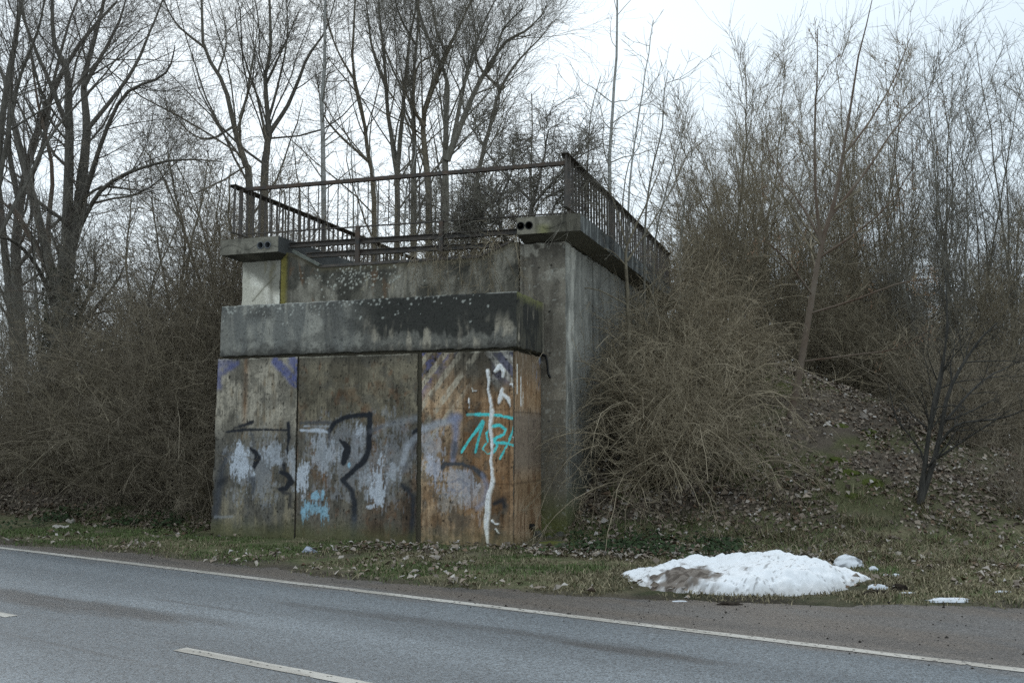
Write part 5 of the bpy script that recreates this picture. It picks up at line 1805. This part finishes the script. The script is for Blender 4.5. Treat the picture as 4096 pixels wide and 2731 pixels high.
G_RB = "tangled tan bushes beside the right wing wall"
TB = []
for k, (x, y, ns, h, spd, lean, dens, lab) in enumerate([
        (1510, 1110, 40, 3.0, .9, (.02, -.40), (12, 6), "biggest tan tangle drooping over the foot of the slope by the wing wall"),
        (1580, 1090, 36, 2.7, .9, (.0, -.38), (12, 6), "tan tangle right of the biggest one with pale arching stems"),
        (1470, 1020, 32, 2.6, .7, (.0, -.3), (11, 6), "tan bush pressed against the lower wing wall"),
        (1560, 970, 34, 3.0, 1.0, (-.05, -.3), (11, 6), "tan bush halfway up behind the two front tangles"),
        (1625, 945, 30, 2.3, .9, (.05, -.3), (11, 6), "arching tan bush high on the slope left of the maple"),
        (1650, 1090, 22, 1.5, 1.0, (.05, -.4), (9, 5), "low brown bramble on the slope right of the tangles")]):
    TB.append(bush(lab, on_slope(x * D_, y * D_), ns, h, spd, lean, 200 + k, 'twig_tan', 'twig_tan' if k in (0, 1, 3, 4) else 'twig_olive', dens=dens, group=G_RB, name="tangled_bush", r=.014, rt=.0042, wig=.17, droop=.30))
for k, (x, y, src, sc, lab) in enumerate([(1515, 900, 2, 1.0, "bush near the top of the wing wall"), (1610, 880, 3, .9, "brushy bush below the crest left of the maple"), (1670, 880, 4, .7, "brushy bush at the crest beside the maple"),
                                          (1740, 900, 5, .45, "thin low bush at the maple's foot"), (1480, 960, 0, .85, "bush in the angle of the wing wall behind the biggest tangle"), (1555, 1040, 1, .8, "bush filling the gap between the front tangles"),
                                          (1610, 1010, 3, .75, "bush between the bramble and the high arching one"), (1530, 820, 2, .9, "bush at the far upper end of the wing wall"), (1620, 820, 4, .9, "bush on the crest under the left-leaning clump"), (1720, 840, 0, .5, "small bush on the crest just left of the maple trunk")]):
    copy_plant(TB[src], on_slope(x * D_, y * D_), rng.uniform(-.5, .5), sc, lab, G_RB)

G_LB = "brown bushes of the left thicket"
LBP = []
for k, (x, Y, ns, h, spd, lean, dens, tw, lab) in enumerate([
        (455, 20.2, 40, 3.6, .9, (.15, -.25), (12, 6), 'twig_brown', "dark brown bush pressed against the pier's left edge"),
        (375, 19.8, 40, 3.6, .9, (.0, -.25), (12, 6), 'twig_brown', "brown bush second from the pier on the left"),
        (275, 20.0, 46, 3.4, .7, (.05, -.15), (11, 6), 'twig_olive', "fan of straight olive stems in the middle of the left thicket"),
        (190, 21.0, 36, 3.2, 1.0, (.0, -.3), (11, 6), 'twig_brown', "low brown bush in front of the big ivy tree"),
        (480, 22.5, 36, 4.6, .7, (.05, -.1), (12, 6), 'twig_brown', "tall reddish bush rising beside the bearing beam"),
        (340, 23.5, 36, 4.4, .8, (-.05, -.1), (12, 6), 'twig_grey', "tall grey-brown bush in the back row of the left thicket")]):
    LBP.append(bush(lab, foot(px(x, 1050, Y)), ns, h, spd, lean, 230 + k, tw, tw, dens=dens, group=G_LB, name="thicket_bush", r=.012, droop=.15, rt=.0048, wig=.15))
for k, (x, Y, src, sc, lab) in enumerate([
        (95, 22.5, 3, 1.0, "dim brown bush left of the ivy tree"), (10, 23.5, 0, .9, "dim bush at the left edge"), (-60, 23, 1, .9, "bush just past the left edge"),
        (420, 22.6, 4, .95, "tall brown bush behind the first row near the pier"), (250, 23.5, 5, .95, "tall bush behind the fan of olive stems"), (530, 23.6, 4, 1.12, "tall bush reaching up to the left cap"),
        (150, 24.5, 5, .9, "bush at the back behind the ivy tree"), (320, 21.2, 0, .95, "bush between the fan of olive stems and the second brown one"), (230, 22.0, 1, .9, "bush behind the low one in front of the ivy tree"),
        (410, 20.8, 2, .95, "bush of upright stems close to the pier"), (60, 25.5, 5, .95, "tall bush far back at the left"), (385, 24.8, 4, 1.05, "tall bush in the back row below the leaning clump"),
        (460, 25.0, 5, 1.1, "tall bush in the back row beside the column"), (140, 20.6, 1, .75, "small bush at the front of the left bank"), (300, 25.5, 4, .95, "tall bush at the back of the left thicket's middle")]):
    copy_plant(LBP[src], foot(px(x, 1050, Y)), rng.uniform(-1, 1), sc, lab, G_LB)

G_RF = "brushy undergrowth at the foot of the right thicket"
RFP = []
for k, (x, y, ns, h, spd, tw, lab) in enumerate([
        (1900, 858, 34, 2.2, .6, 'twig_olive', "olive brush on the crest right of the maple"), (1990, 890, 34, 2.4, .6, 'twig_olive', "olive brush below the tall clumps"), (2190, 1010, 30, 2.2, .9, 'twig_brown', "brown brush behind the lone dark shrub"),
        (2330, 1160, 24, 1.1, 1.1, 'twig_brown', "low red-brown brush at the lower right edge")]):
    q = on_slope(x * D_, y * D_)
    if k < 2:
        q = foot(q + norm(q * np.array([1, 1, 0])) * 2.4)
    RFP.append(bush(lab, q, ns, h, spd, (0, -.12), 260 + k, tw, tw, dens=(9, 5), group=G_RF, name="undergrowth_bush", r=.010, droop=.10, rt=.0046))
for k, (x, y, src, sc, lab) in enumerate([(2070, 925, 1, .95, "brown brush on the right shoulder of the slope"), (2290, 1060, 2, 1.1, "dark brush at the right edge of the slope"), (2250, 985, 2, 1.2, "dark brush high at the right edge"),
                                          (1830, 838, 0, .9, "olive brush on the crest behind the maple trunk"), (2130, 965, 1, .9, "brush between the shoulder and the lone shrub"), (1950, 862, 0, 1.1, "second olive brush on the crest"),
                                          (2030, 900, 1, 1.15, "olive brush at the bend of the crest"), (2340, 1030, 0, 1.2, "tall brush at the very right edge"), (2240, 1130, 3, .9, "low brush right of the lone shrub's foot"), (1760, 815, 0, .8, "olive brush on the crest left of the maple")]):
    q = on_slope(x * D_, y * D_)
    q = foot(q + norm(q * np.array([1, 1, 0])) * 2.2)
    copy_plant(RFP[src], q, rng.uniform(0, 6), sc * .75, lab, G_RF)

for k, (x, Y, src, sc, lab) in enumerate([(1680, 23, 0, 1.5, "tall brush behind the upper end of the wing wall"), (1740, 24.5, 1, 1.5, "tall brush left of the maple behind the crest"), (1800, 26, 0, 1.6, "tall brush right behind the maple"), (1860, 25, 1, 1.5, "tall brush behind the maple's right side"),
                                          (1920, 27, 0, 1.7, "tall brush behind the crest under the tallest olive clump"), (1980, 26, 1, 1.6, "tall brush behind the bend of the crest"), (2050, 27, 0, 1.7, "tall brush behind the right shoulder"), (2110, 26, 1, 1.7, "tall brush behind the lone dark shrub's left side"),
                                          (2170, 27, 2, 1.9, "tall brush behind the lone dark shrub"), (2230, 28, 0, 1.8, "tall brush right of the lone shrub at the back"), (2290, 26, 1, 1.8, "tall brush at the back near the right edge"), (2350, 27, 2, 2.0, "tall brush at the back right on the edge"),
                                          (1600, 26, 0, 1.5, "tall brush showing past the end of the right railing"), (1560, 30, 1, 1.6, "tall brush low behind the right railing"), (1640, 28, 1, 1.7, "tall brush between railing end and left-leaning clump")]):
    copy_plant(RFP[src], foot(px(x, 900, Y)), rng.uniform(0, 6), sc, lab, "tall brush filling the right thicket")

for k, (x, Y, src, sc, lab) in enumerate([(640, 24, 0, .95, "brush behind the left bay of the front railing"), (790, 25, 1, .95, "brush behind the railing's first long post"), (930, 24, 0, .9, "brush below the centre trees"), (1070, 25, 0, .95, "brush behind the right bay of the front railing"), (1130, 27, 1, 1.1, "brush behind the thorny shrub"),
                                          (1210, 25, 0, .95, "brush behind the right railing corner"), (590, 28, 1, 1.1, "brush behind the left railing corner")]):
    copy_plant(RFP[src], foot(px(x, 560, Y)), rng.uniform(0, 6), sc * (1.45 + .35 * (k % 3 == 0)), lab, "brush on top of the embankment behind the railings")
for k, (x, y, src, sc, lab) in enumerate([(1860, 838, 1, 1.3, "tall crest brush just right of the maple"), (1930, 862, 0, 1.4, "tall crest brush under the maple's right limbs"), (1985, 885, 1, 1.25, "crest brush one step further right"), (2045, 915, 0, 1.35, "crest brush at the bend"),
                                          (2105, 950, 1, 1.2, "crest brush left of the lone shrub's crown"), (2150, 985, 0, 1.2, "crest brush behind the lone shrub's crown"), (2215, 1030, 1, 1.1, "lower crest brush right of the lone shrub"), (1795, 815, 1, 1.1, "crest brush just left of the maple trunk")]):
    q = on_slope(x * D_, y * D_)
    q = foot(q + norm(q * np.array([1, 1, 0])) * 3.0)
    copy_plant(RFP[src], q, rng.uniform(0, 6), sc * .62, lab, G_RF)

for k, (x, Y, src, sc, lab) in enumerate([(470, 18.2, 3, .62, "low bush at the foot of the pier's left edge"), (430, 18.6, 0, .6, "low bush at the front of the thicket near the pier"), (385, 18.9, 1, .62, "low bush before the second brown one"), (335, 19.2, 3, .66, "low bush just right of the olive fan's foot"),
                                          (285, 19.4, 0, .55, "low bush before the olive fan"), (225, 20.0, 1, .6, "low bush at the front left of the olive fan"), (140, 21.0, 3, .6, "low bush at the front of the left bank"), (60, 22.0, 0, .6, "low bush at the front near the left edge")]):
    copy_plant(LBP[src], foot(px(x, 1150, Y)), rng.uniform(-1, 1), sc, lab, G_LB)

# ------------------------------------------------------------------ ground cover
def in_abut(u, v):
    return (u > -.5) & (u < 5.8) & (v > -.02)


def leaf_litter(name, n, sampler, size, cols, label, seed, lift=.012):
    g = np.random.default_rng(seed)
    x, y = sampler(g, n)
    z = terr(x, y)
    n = len(x)
    e = .06
    nx_ = -(terr(x + e, y) - terr(x - e, y)) / (2 * e)
    ny_ = -(terr(x, y + e) - terr(x, y - e)) / (2 * e)
    nr = norm(np.stack([nx_, ny_, np.ones(n)], -1) + g.normal(0, .33, (n, 3)))
    A = norm(np.cross(nr, g.normal(size=(n, 3)))) * (size * np.exp(g.normal(0, .3, n)))[:, None]
    B_ = np.cross(nr, A) * g.uniform(.5, .85, n)[:, None]
    C = np.stack([x, y, z + lift * g.uniform(.4, 2.2, n)], -1)
    fold = nr * (np.linalg.norm(A, axis=1) * g.uniform(-.15, .95, n))[:, None]
    pal = np.array(cols)
    c = pal[g.integers(0, len(pal), n)] * g.uniform(.7, 1.25, (n, 1))
    o = link(name, scatter_quads(name, C, A, B_, c, None, fold), M['leaf'])
    return tag(o, label, kind="stuff")


def slope_pts(g, n):
    u = g.uniform(-12, -.45, 3 * n); v = g.uniform(-.3, 14, 3 * n)
    p = W(u, v, 0 * u)
    x, y = p[:, 0], p[:, 1]
    d = fbm(x * .9, y * .9, 501, 4)
    h = terr(x, y, False)
    keep = (g.random(3 * n) < sst(.25, .6, d) * (0.25 + .75 * sst(.05, .5, h))) & (y > 9)
    return x[keep][:n], y[keep][:n]


def verge_pts(g, n):
    r = g.uniform(-3, 16, 6 * n); nn_ = g.uniform(.4, 6.0, 6 * n)
    p = road_pt(r, nn_, 0 * r)
    x, y = p[:, 0], p[:, 1]
    u, v = uv(x, y)
    ns = np.interp(r, NSH_R, NSH_N)
    d = fbm(x * 1.1, y * 1.1, 502, 4)
    band = np.exp(-((v + .75) / .45) ** 2) * (u < 4) + .25 + .6 * sst(.5, -.4, u) * sst(-1.6, -.4, v)
    keep = (nn_ > ns + .15) & ~in_abut(u, v) & (v < 2.0) & (g.random(6 * n) < sst(.42, .66, d) * band)
    return x[keep][:n], y[keep][:n]


def left_pts(g, n):
    u = g.uniform(5.7, 17, 3 * n); v = g.uniform(-.6, 7.5, 3 * n)
    p = W(u, v, 0 * u)
    x, y = p[:, 0], p[:, 1]
    r, m = rn(x, y)
    keep = (m > 2.6 + .5 * fbm(x, y, 3, 3) - .02 * u) & (g.random(3 * n) < .3 + .7 * fbm(x * 1.2, y * 1.2, 503, 3))
    return x[keep][:n], y[keep][:n]


BROWN = [(.15, .112, .082), (.20, .155, .115), (.11, .085, .066), (.25, .20, .155), (.28, .23, .18), (.17, .115, .075)]
PALE = [(.32, .275, .23), (.40, .35, .30), (.25, .20, .16), (.34, .28, .22), (.46, .42, .38)]
leaf_litter("leaf_litter", 30000, slope_pts, .034, BROWN, "dark brown leaf litter covering the right slope", 1)
leaf_litter("pale_leaf_litter", 5000, slope_pts, .036, PALE, "scattered pale dry leaves on the right slope", 2, .02)
leaf_litter("verge_leaf_litter", 4200, verge_pts, .036, PALE + BROWN[3:], "pale dead leaves strewn over the grass verge", 3, .03)
leaf_litter("bank_leaf_litter", 12000, left_pts, .038, BROWN + PALE[2:4], "brown leaf litter on the bank left of the pier", 4)


def blades(name, x, y, hgt, wid, cols, label, seed, lean=.6):
    g = np.random.default_rng(seed)
    n = len(x)
    z = terr(x, y) - .005
    a = g.uniform(0, 2 * np.pi, n)
    h = hgt * np.exp(g.normal(0, .35, n))
    side = np.stack([np.cos(a), np.sin(a), np.zeros(n)], -1) * (wid * g.uniform(.6, 1.3, n))[:, None]
    out = np.stack([-np.sin(a), np.cos(a), np.zeros(n)], -1) * (h * lean * g.normal(0, 1, n))[:, None]
    b = np.stack([x, y, z], -1)
    m = b + out * .35 + np.stack([0 * x, 0 * x, h * .6], -1)
    t = b + out + np.stack([0 * x, 0 * x, h * g.uniform(.7, 1.05, n)], -1)
    v = np.stack([b - side, b + side, m + side * .7, m - side * .7, t], 1).reshape(-1, 3)
    i = np.arange(n)[:, None] * 5
    q = i + np.array([[0, 1, 2, 3]])
    tr = i + np.array([[3, 2, 4]])
    pal = np.array(cols)
    c = pal[g.integers(0, len(pal), n)] * g.uniform(.7, 1.3, (n, 1))
    o = link(name, mesh_np(name, v, q, tr, col=np.repeat(c, 5, 0)), M['blade'])
    return tag(o, label, kind="stuff")


g = np.random.default_rng(77)
n = 260000
r = g.uniform(-3.5, 17, n); m = g.uniform(.3, 7.5, n)
p = road_pt(r, m, 0 * r)
x, y = p[:, 0], p[:, 1]
u, v = uv(x, y)
ns = np.interp(r, NSH_R, NSH_N)
ed = m - ns + (fbm(x * 1.6, y * 1.6, 5, 4) - .5) * .55
dn = fbm(x * 1.4, y * 1.4, 510, 4)
h0 = terr(x, y, False)
verge = (1 - sst(.12, .5, h0)) * (1 - sst(.9, 1.9, v) * (u > 5.6)) * (v < 3.5)
keep = (ed > -.05) & ~in_abut(u, v) & (g.random(n) < verge * sst(.30, .55, dn) * (0.30 + .7 * sst(0, .5, ed))) & (np.abs(x) < .62 * y + .5)
x, y, u, v = x[keep], y[keep], u[keep], v[keep]
green = fbm(x * .9, y * .9, 512, 4) + .10 * sst(-1, .2, v) - .14 * sst(0, -2.5, u)
gr = g.random(len(x)) < sst(.38, .62, green)
GREEN = [(.085, .125, .04), (.10, .14, .046), (.125, .155, .06), (.15, .165, .08)]
STRAW = [(.25, .215, .13), (.31, .265, .17), (.19, .16, .10), (.14, .12, .07)]
blades("grass", x[gr], y[gr], .036, .0062, GREEN, "short green grass on the verge", 1)
blades("dry_grass", x[~gr], y[~gr], .034, .006, STRAW, "short straw-coloured grass on the verge", 2, 1.0)
# longer straw tussocks low on the right slope
n = 16000
cx_ = -1.5 - 9 * g.random(420) ** .7; cy_ = -.2 + 3.6 * g.random(420) ** 1.4
idx = g.integers(0, 420, n)
u = cx_[idx] + g.normal(0, .10, n); v = cy_[idx] + g.normal(0, .10, n)
p = W(u, v, 0 * u); x, y = p[:, 0], p[:, 1]
h0 = terr(x, y, False)
r, m = rn(x, y)
keep = (m > np.interp(r, NSH_R, NSH_N) + .6) & (h0 < 2.6) & (g.random(n) < 1 - .6 * sst(.5, 2.2, h0))
blades("straw_tussocks", x[keep], y[keep], .09, .0055, STRAW + GREEN[2:] + [(.24, .19, .11)], "long dead straw tufts on the lower right slope", 3, 1.9)
# ivy and weeds at the wall foot and in front of the left thicket
n = 5200
uu_ = np.concatenate([g.uniform(5.3, 10, n // 2), g.uniform(-3.2, -.6, n // 2)])
vv_ = np.concatenate([g.normal(.9, .5, n // 2), g.normal(.35, .45, n // 2)])
p = W(uu_, vv_, 0 * uu_); x, y = p[:, 0], p[:, 1]
k = ~in_abut(uu_, vv_) & (fbm(x * 2, y * 2, 520, 3) > .47)
x, y = x[k], y[k]
nr = norm(g.normal(0, .5, (len(x), 3)) + np.array([0, -.2, 1]))
A = norm(np.cross(nr, g.normal(size=nr.shape))) * g.uniform(.02, .04, len(x))[:, None]
C = np.stack([x, y, terr(x, y) + g.uniform(.02, .14, len(x))], -1)
o = link("weeds", scatter_quads("weeds", C, A, np.cross(nr, A) * .8, np.array([.035, .055, .022]) * g.uniform(.6, 1.5, (len(x), 1)), None), M['leaf'])
tag(o, "low green ivy and weeds at the wall foot and thicket edge", kind="stuff")

# grit on the shoulder
n = 1800
r = g.uniform(-3, 14, n); m = g.uniform(-.25, 3.4, n)
k = m < np.interp(r, NSH_R, NSH_N) + .3
r, m = r[k], m[k]
p = road_pt(r, m, 0 * r)
sz = np.exp(g.normal(-5.15, .45, len(r)))
C = np.concatenate([p + np.array([0, 0, 0])], 0); C[:, 2] = np.maximum(terr(C[:, 0], C[:, 1]), np.where(m < .26, 0.0, -.012)) + sz * .3
oct_v = np.array([(1, 0, 0), (0, 1, 0), (-1, 0, 0), (0, -1, 0), (0, 0, .8), (0, 0, -.8)])
V3 = (C[:, None] + oct_v[None] * sz[:, None, None] * g.uniform(.6, 1.2, (len(r), 6, 1))).reshape(-1, 3)
T3 = np.array([(0, 1, 4), (1, 2, 4), (2, 3, 4), (3, 0, 4), (1, 0, 5), (2, 1, 5), (3, 2, 5), (0, 3, 5)])
tr = (np.arange(len(r))[:, None, None] * 6 + T3[None]).reshape(-1, 3)
o = link("gravel", mesh_np("gravel", V3, None, tr, col=np.repeat(np.array([.06, .052, .045]) * g.uniform(.4, 1.8, (len(r), 1)), 6, 0)), M['soil'])
tag(o, "small stones and grit on the muddy shoulder", kind="stuff")

# moss cushions on the slope
G_MOSS = "bright moss cushions on the right slope"


def lump(name, p, rx, ry, h, colf, mat, label, cat, seed, group=None, nlat=14, nlon=26, rough=.25, rz=0.0, sink=.2):
    """an uneven heap resting on the ground"""
    a, b = np.meshgrid(np.linspace(0, 2 * np.pi, nlon, endpoint=False), np.linspace(0, 1, nlat))
    prof = np.cos(b * np.pi / 2)
    nx_ = np.cos(a) * prof; ny_ = np.sin(a) * prof; nz_ = np.sin(b * np.pi / 2)
    w = 1 + rough * 2 * (fbm(nx_ * 2.3 + seed * 3.1, ny_ * 2.3 + nz_ * 1.7, seed, 4) - .5)
    X, Y = nx_ * rx * w, ny_ * ry * w
    Z = (nz_ * h) * (1 + rough * (fbm(nx_ * 3 + seed, ny_ * 3, seed + 3, 4) - .5)) - sink * h
    c, s = math.cos(rz), math.sin(rz)
    v = np.stack([X * c - Y * s, X * s + Y * c, Z], -1).reshape(-1, 3)
    i = np.arange(nlat - 1)[:, None] * nlon
    j = np.arange(nlon)[None]
    q = np.stack([i + j, i + (j + 1) % nlon, i + nlon + (j + 1) % nlon, i + nlon + j], -1).reshape(-1, 4)
    col = colf(v, X.ravel(), Y.ravel(), Z.ravel())
    o = link(name, mesh_np(name, v, q, col=col, smooth=True), mat, None, p)
    return tag(o, label, cat, group)


for k, (x, y, rx, lab) in enumerate([(3480, 1728, .20, "bright moss cushion high on the slope, below the maple"), (3475, 1745, .13, "bright moss spot beside the largest cushion"), (3360, 1703, .19, "moss cushion left of the bright ones"),
                                     (3495, 1932, .24, "yellow-green moss cushion midway down the slope"), (3400, 1890, .22, "moss patch left of the midway cushion"), (3360, 1840, .2, "moss patch just above the midway ones"),
                                     (3410, 1985, .16, "lowest moss cushion on the slope"), (3120, 1550, .32, "yellow moss bank near the maple's foot"), (3060, 1520, .25, "moss bank left of the maple's foot")]):
    p = on_slope(x, y)
    om = lump("moss_cushion", (p[0], p[1], p[2]), rx * .8, rx * .65, .055, lambda v, X, Y, Z: np.array([.075, .09, .02]) * (0.6 + .7 * vn(v[:, 0] * 40, v[:, 1] * 40, 5))[:, None], M['soil'], lab, "moss", 300 + k, G_MOSS, rough=.6, sink=.35)
    e = .15
    om.rotation_euler = Vector((float(terr(p[0] - e, p[1]) - terr(p[0] + e, p[1])) / (2 * e), float(terr(p[0], p[1] - e) - terr(p[0], p[1] + e)) / (2 * e), 1)).to_track_quat('Z', 'Y').to_euler()

# ------------------------------------------------------------------ snow
foot_px = [(1.22, 11.62), (1.30, 11.05), (1.45, 10.66), (1.68, 10.46), (2.14, 10.24), (2.55, 10.22), (2.92, 10.30), (3.25, 10.42), (3.45, 10.60), (3.60, 10.85), (4.06, 11.32), (3.85, 11.62), (3.55, 11.95), (3.0, 12.15), (2.4, 12.2), (1.8, 12.0)]
poly = np.array(foot_px)
xs, ys = np.meshgrid(np.arange(1.1, 4.2, .0185), np.arange(10.1, 12.3, .0185))
d = np.full(xs.shape, 9.0)
ins = np.zeros(xs.shape, bool)
for k in range(len(poly)):
    a, b = poly[k], poly[(k + 1) % len(poly)]
    e = b - a
    t = np.clip(((xs - a[0]) * e[0] + (ys - a[1]) * e[1]) / (e @ e), 0, 1)
    d = np.minimum(d, np.hypot(xs - a[0] - t * e[0], ys - a[1] - t * e[1]))
    cr = ((a[1] > ys) != (b[1] > ys)) & (xs < (b[0] - a[0]) * (ys - a[1]) / (b[1] - a[1] + 1e-12) + a[0])
    ins ^= cr
sd = np.where(ins, d, -d) + (fbm(xs * 6, ys * 6, 601, 4) - .5) * .17 + (fbm(xs * 18, ys * 18, 609, 3) - .5) * .07
ridge = np.interp(xs, [1.2, 1.7, 2.2, 2.75, 3.2, 3.6, 4.05], [.05, .15, .19, .26, .24, .17, .04])
prof = 1 - np.exp(-np.clip(sd, 0, 9) / .13)
hgt = ridge * np.clip(prof, 0, 1) * (1.0 + .12 * (fbm(xs * 2.2, ys * 2.2, 602, 4) - .5))
lumps = np.zeros(xs.shape)
gs = np.random.default_rng(8)
for _ in range(120):
    i = gs.integers(0, xs.size)
    x0, y0 = xs.ravel()[i], ys.ravel()[i]
    rad = gs.uniform(.03, .16)
    q = np.hypot((xs - x0) / rad, (ys - y0) / (rad * gs.uniform(.6, 1.1)))
    lumps += gs.uniform(-.6, .9) * rad * .52 * np.clip(1 - q * q, 0, 1) ** .8
hgt = hgt + lumps * np.clip(sd / .15, 0, 1) + (fbm(xs * 8, ys * 8, 603, 4) - .5) * .085 * np.clip(sd / .1, 0, 1) + (fbm(xs * 26, ys * 26, 604, 2) - .5) * .018
zg = terr(xs, ys)
Z = np.where(sd > 0, np.maximum(zg, 0) + hgt, np.maximum(zg, -.02) - .03)
dark = fbm(xs * 3.2, ys * 3.2, 605, 5)
dd_ = np.hypot((xs - 1.82) / .50, (ys - 10.78) / .55) + (dark - .5) * 1.5 + (fbm(xs * 11, ys * 11, 606, 4) - .5) * .9
dirtm = sst(1.05, .6, dd_)
edge_d = sst(.10, .0, sd + .08 * (dark - .5)) * .45
spk = sst(.74, .84, vn(xs * 45, ys * 45, 607)) * sst(.5, .62, dark) * .6
col = full(np.array([.90, .91, .925]), xs)
col = mixc(col, np.array([.50, .45, .40]), np.clip(sst(.64, .80, dark) * .12 + edge_d, 0, 1))
col = mixc(col, np.array([.17, .135, .105]), np.clip(dirtm * .95, 0, 1))
col = mixc(col, np.array([.09, .07, .055]), np.clip(dirtm * sst(.5, .62, fbm(xs * 20, ys * 20, 608, 3)), 0, 1) * .9)
col = mixc(col, np.array([.12, .10, .085]), spk)
org = np.array([2.6, 11.2, 0.0])
ny, nx = xs.shape
ii = np.arange(ny - 1)[:, None] * nx + np.arange(nx - 1)[None]
kp = (sd > -.03)
cell = kp[:-1, :-1] | kp[1:, :-1] | kp[:-1, 1:] | kp[1:, 1:]
qd = np.stack([ii, ii + 1, ii + nx + 1, ii + nx], -1)[cell].reshape(-1, 4)
used, inv = np.unique(qd, return_inverse=True)
vv = np.stack([xs, ys, Z], -1).reshape(-1, 3)[used] - org
o = link("snow_pile", mesh_np("snow_pile", vv, inv.reshape(-1, 4), col=col.reshape(-1, 3)[used], smooth=True), M['snow'], None, org)
tag(o, "large heap of old ploughed snow with a dirty left flank on the verge", "snow pile")

white = lambda v, X, Y, Z: np.array([.80, .82, .85]) * np.where(vn(v[:, 0] * 14, v[:, 1] * 14 + v[:, 2] * 9, 8) > .66, .35, 1.0)[:, None]
clean = lambda v, X, Y, Z: full(np.array([.78, .81, .85]), X) * (0.85 + .15 * vn(v[:, 0] * 20, v[:, 1] * 20, 3))[:, None]
G_SN = "small remnants of snow on the verge"
p = ground_at(3390, 2268)
lump("snow_clump", (p[0], p[1], terr(p[0], p[1])), .20, .11, .16, white, M['snow'], "dirt-flecked snow clump at the right top of the big heap", "snow clump", 320, G_SN, rough=.5, sink=.05)
for k, (x, y, rx, ry, h, lab) in enumerate([(3492, 2280, .055, .05, .05, "small snow lump by the leaves right of the heap"), (3545, 2300, .06, .03, .03, "tiny snow scrap right of the small lump"), (3510, 2362, .12, .05, .06, "low snow strip just right of the heap's tip"),
                                            (3625, 2380, .10, .03, .02, "thin icy scrap beside the dirt clod"), (3790, 2405, .22, .075, .035, "flat icy snow patch furthest right at the shoulder edge"), (2720, 2400, .08, .02, .012, "thin snow smear in front of the heap's dirty flank"),
                                            (3585, 2302, .05, .03, .03, "snow crumb among the leaves"), (4010, 2385, .08, .02, .015, "faint snow scrap near the right edge")]):
    p = ground_at(x, y)
    lump("snow_clump", (p[0], p[1], max(float(terr(p[0], p[1])), -.01)), rx, ry, h, clean, M['snow'], lab, "snow clump", 330 + k, G_SN, rough=.5, nlat=8, nlon=18)
dirtc = lambda v, X, Y, Z: np.array([.035, .027, .02]) * (0.5 + vn(v[:, 0] * 50, v[:, 1] * 50 + v[:, 2] * 30, 4))[:, None]
for k, (x, y, rx, ry, h, lab) in enumerate([(3595, 2368, .09, .06, .10, "dark clod of earth right of the snow heap"), (3510, 2378, .14, .05, .05, "flat dark clod in front of the snow strip"), (2910, 2412, .12, .035, .03, "flat muddy clod before the middle of the heap")]):
    p = ground_at(x, y)
    lump("dirt_clod", (p[0], p[1], max(float(terr(p[0], p[1])), -.01)), rx, ry, h, dirtc, M['soil'], lab, "clod", 345 + k, "clods of earth beside the snow", rough=.6)

# ------------------------------------------------------------------ stones at the wing wall, litter
stonec = lambda v, X, Y, Z: mixc(full(np.array([.10, .095, .08]), X), np.array([.075, .085, .02]), sst(.5, .7, vn(v[:, 0] * 9, v[:, 1] * 9, 6)) * (Z > 0))
ps = W(-.28, 1.0, 0.0)
b = MB()
g = np.random.default_rng(4)
for k, (x, y, rx, ry, h, lab) in enumerate([(2152, 2158, .10, .08, .13, "grey stone at the inner corner of the wing wall"), (2195, 2160, .08, .06, .07, "small yellowish stone behind the mossy slab"), (2240, 2158, .12, .08, .10, "grey stone right of the yellowish one by the wing wall")]):
    p = ground_at(x, y + 8)
    lump("stone", (p[0], p[1], terr(p[0], p[1])), rx, ry, h, stonec, M['concrete'], lab, "stone", 360 + k, "stones at the foot of the wing wall", rough=.45)
# broken slab with moss
p = ground_at(2205, 2190)
sx, sy = np.meshgrid(np.linspace(-.24, .24, 26), np.linspace(-.12, .14, 14))
w_ = np.clip(np.minimum((.24 - np.abs(sx)) / .05, np.minimum(sy + .12, .14 - sy) / .04), 0, 1) ** .5
szz = .085 * w_ + (fbm(sx * 14, sy * 14, 44, 3) - .5) * .02 + .02 * sx
sc_ = mixc(full(np.array([.10, .092, .075]), sx), np.array([.10, .105, .015]), sst(.05, .11, w_ * .1 - np.abs(sy + .06) * .6 - np.abs(sx + .02) * .25 + .06) * .9)
o = link("broken_slab", grid_mesh("broken_slab", sx * .95 - sy * .2, sy + sx * .15, szz, sc_), M['concrete'], None, (p[0], p[1], float(terr(p[0], p[1])) - .01))
tag(o, "moss-topped broken concrete slab lying before the right wing wall", "slab")

p = ground_at(1237, 2215)
bagc = lambda v, X, Y, Z: np.array([.42, .46, .54]) * (0.75 + .4 * vn(v[:, 0] * 30, v[:, 2] * 30 + v[:, 1] * 20, 4))[:, None]
m_bag = painted('crumpled_film', rough=.35, nscale=25, namt=.15, bump=.8, bdist=.02, spec=.5)
lump("plastic_bag", (p[0], p[1], terr(p[0], p[1])), .085, .06, .085, bagc, m_bag, "small crumpled pale blue plastic bag on the verge grass before the pier", "plastic bag", 371, rough=.75, nlat=16, nlon=30, sink=.1)
for k, (x, y, lab) in enumerate([(243, 2110, "white paper scrap on the grass left of the pier"), (288, 2088, "narrow white scrap on the leaf bank behind the paper")]):
    p = on_slope(x, y)
    sx, sy = np.meshgrid(np.linspace(-.13, .13, 10), np.linspace(-.05, .05, 6))
    szz = .03 + (fbm(sx * 16 + k * 5, sy * 16, 50, 2) - .5) * .09
    o = link("paper_scrap", grid_mesh("paper_scrap", sx, sy, szz, full(np.array([.50, .46, .41]), sx)), M['leaf'], None, p)
    o.rotation_euler = (.35, 0, .3 + k)
    tag(o, lab, "paper", "scraps of paper left of the pier")
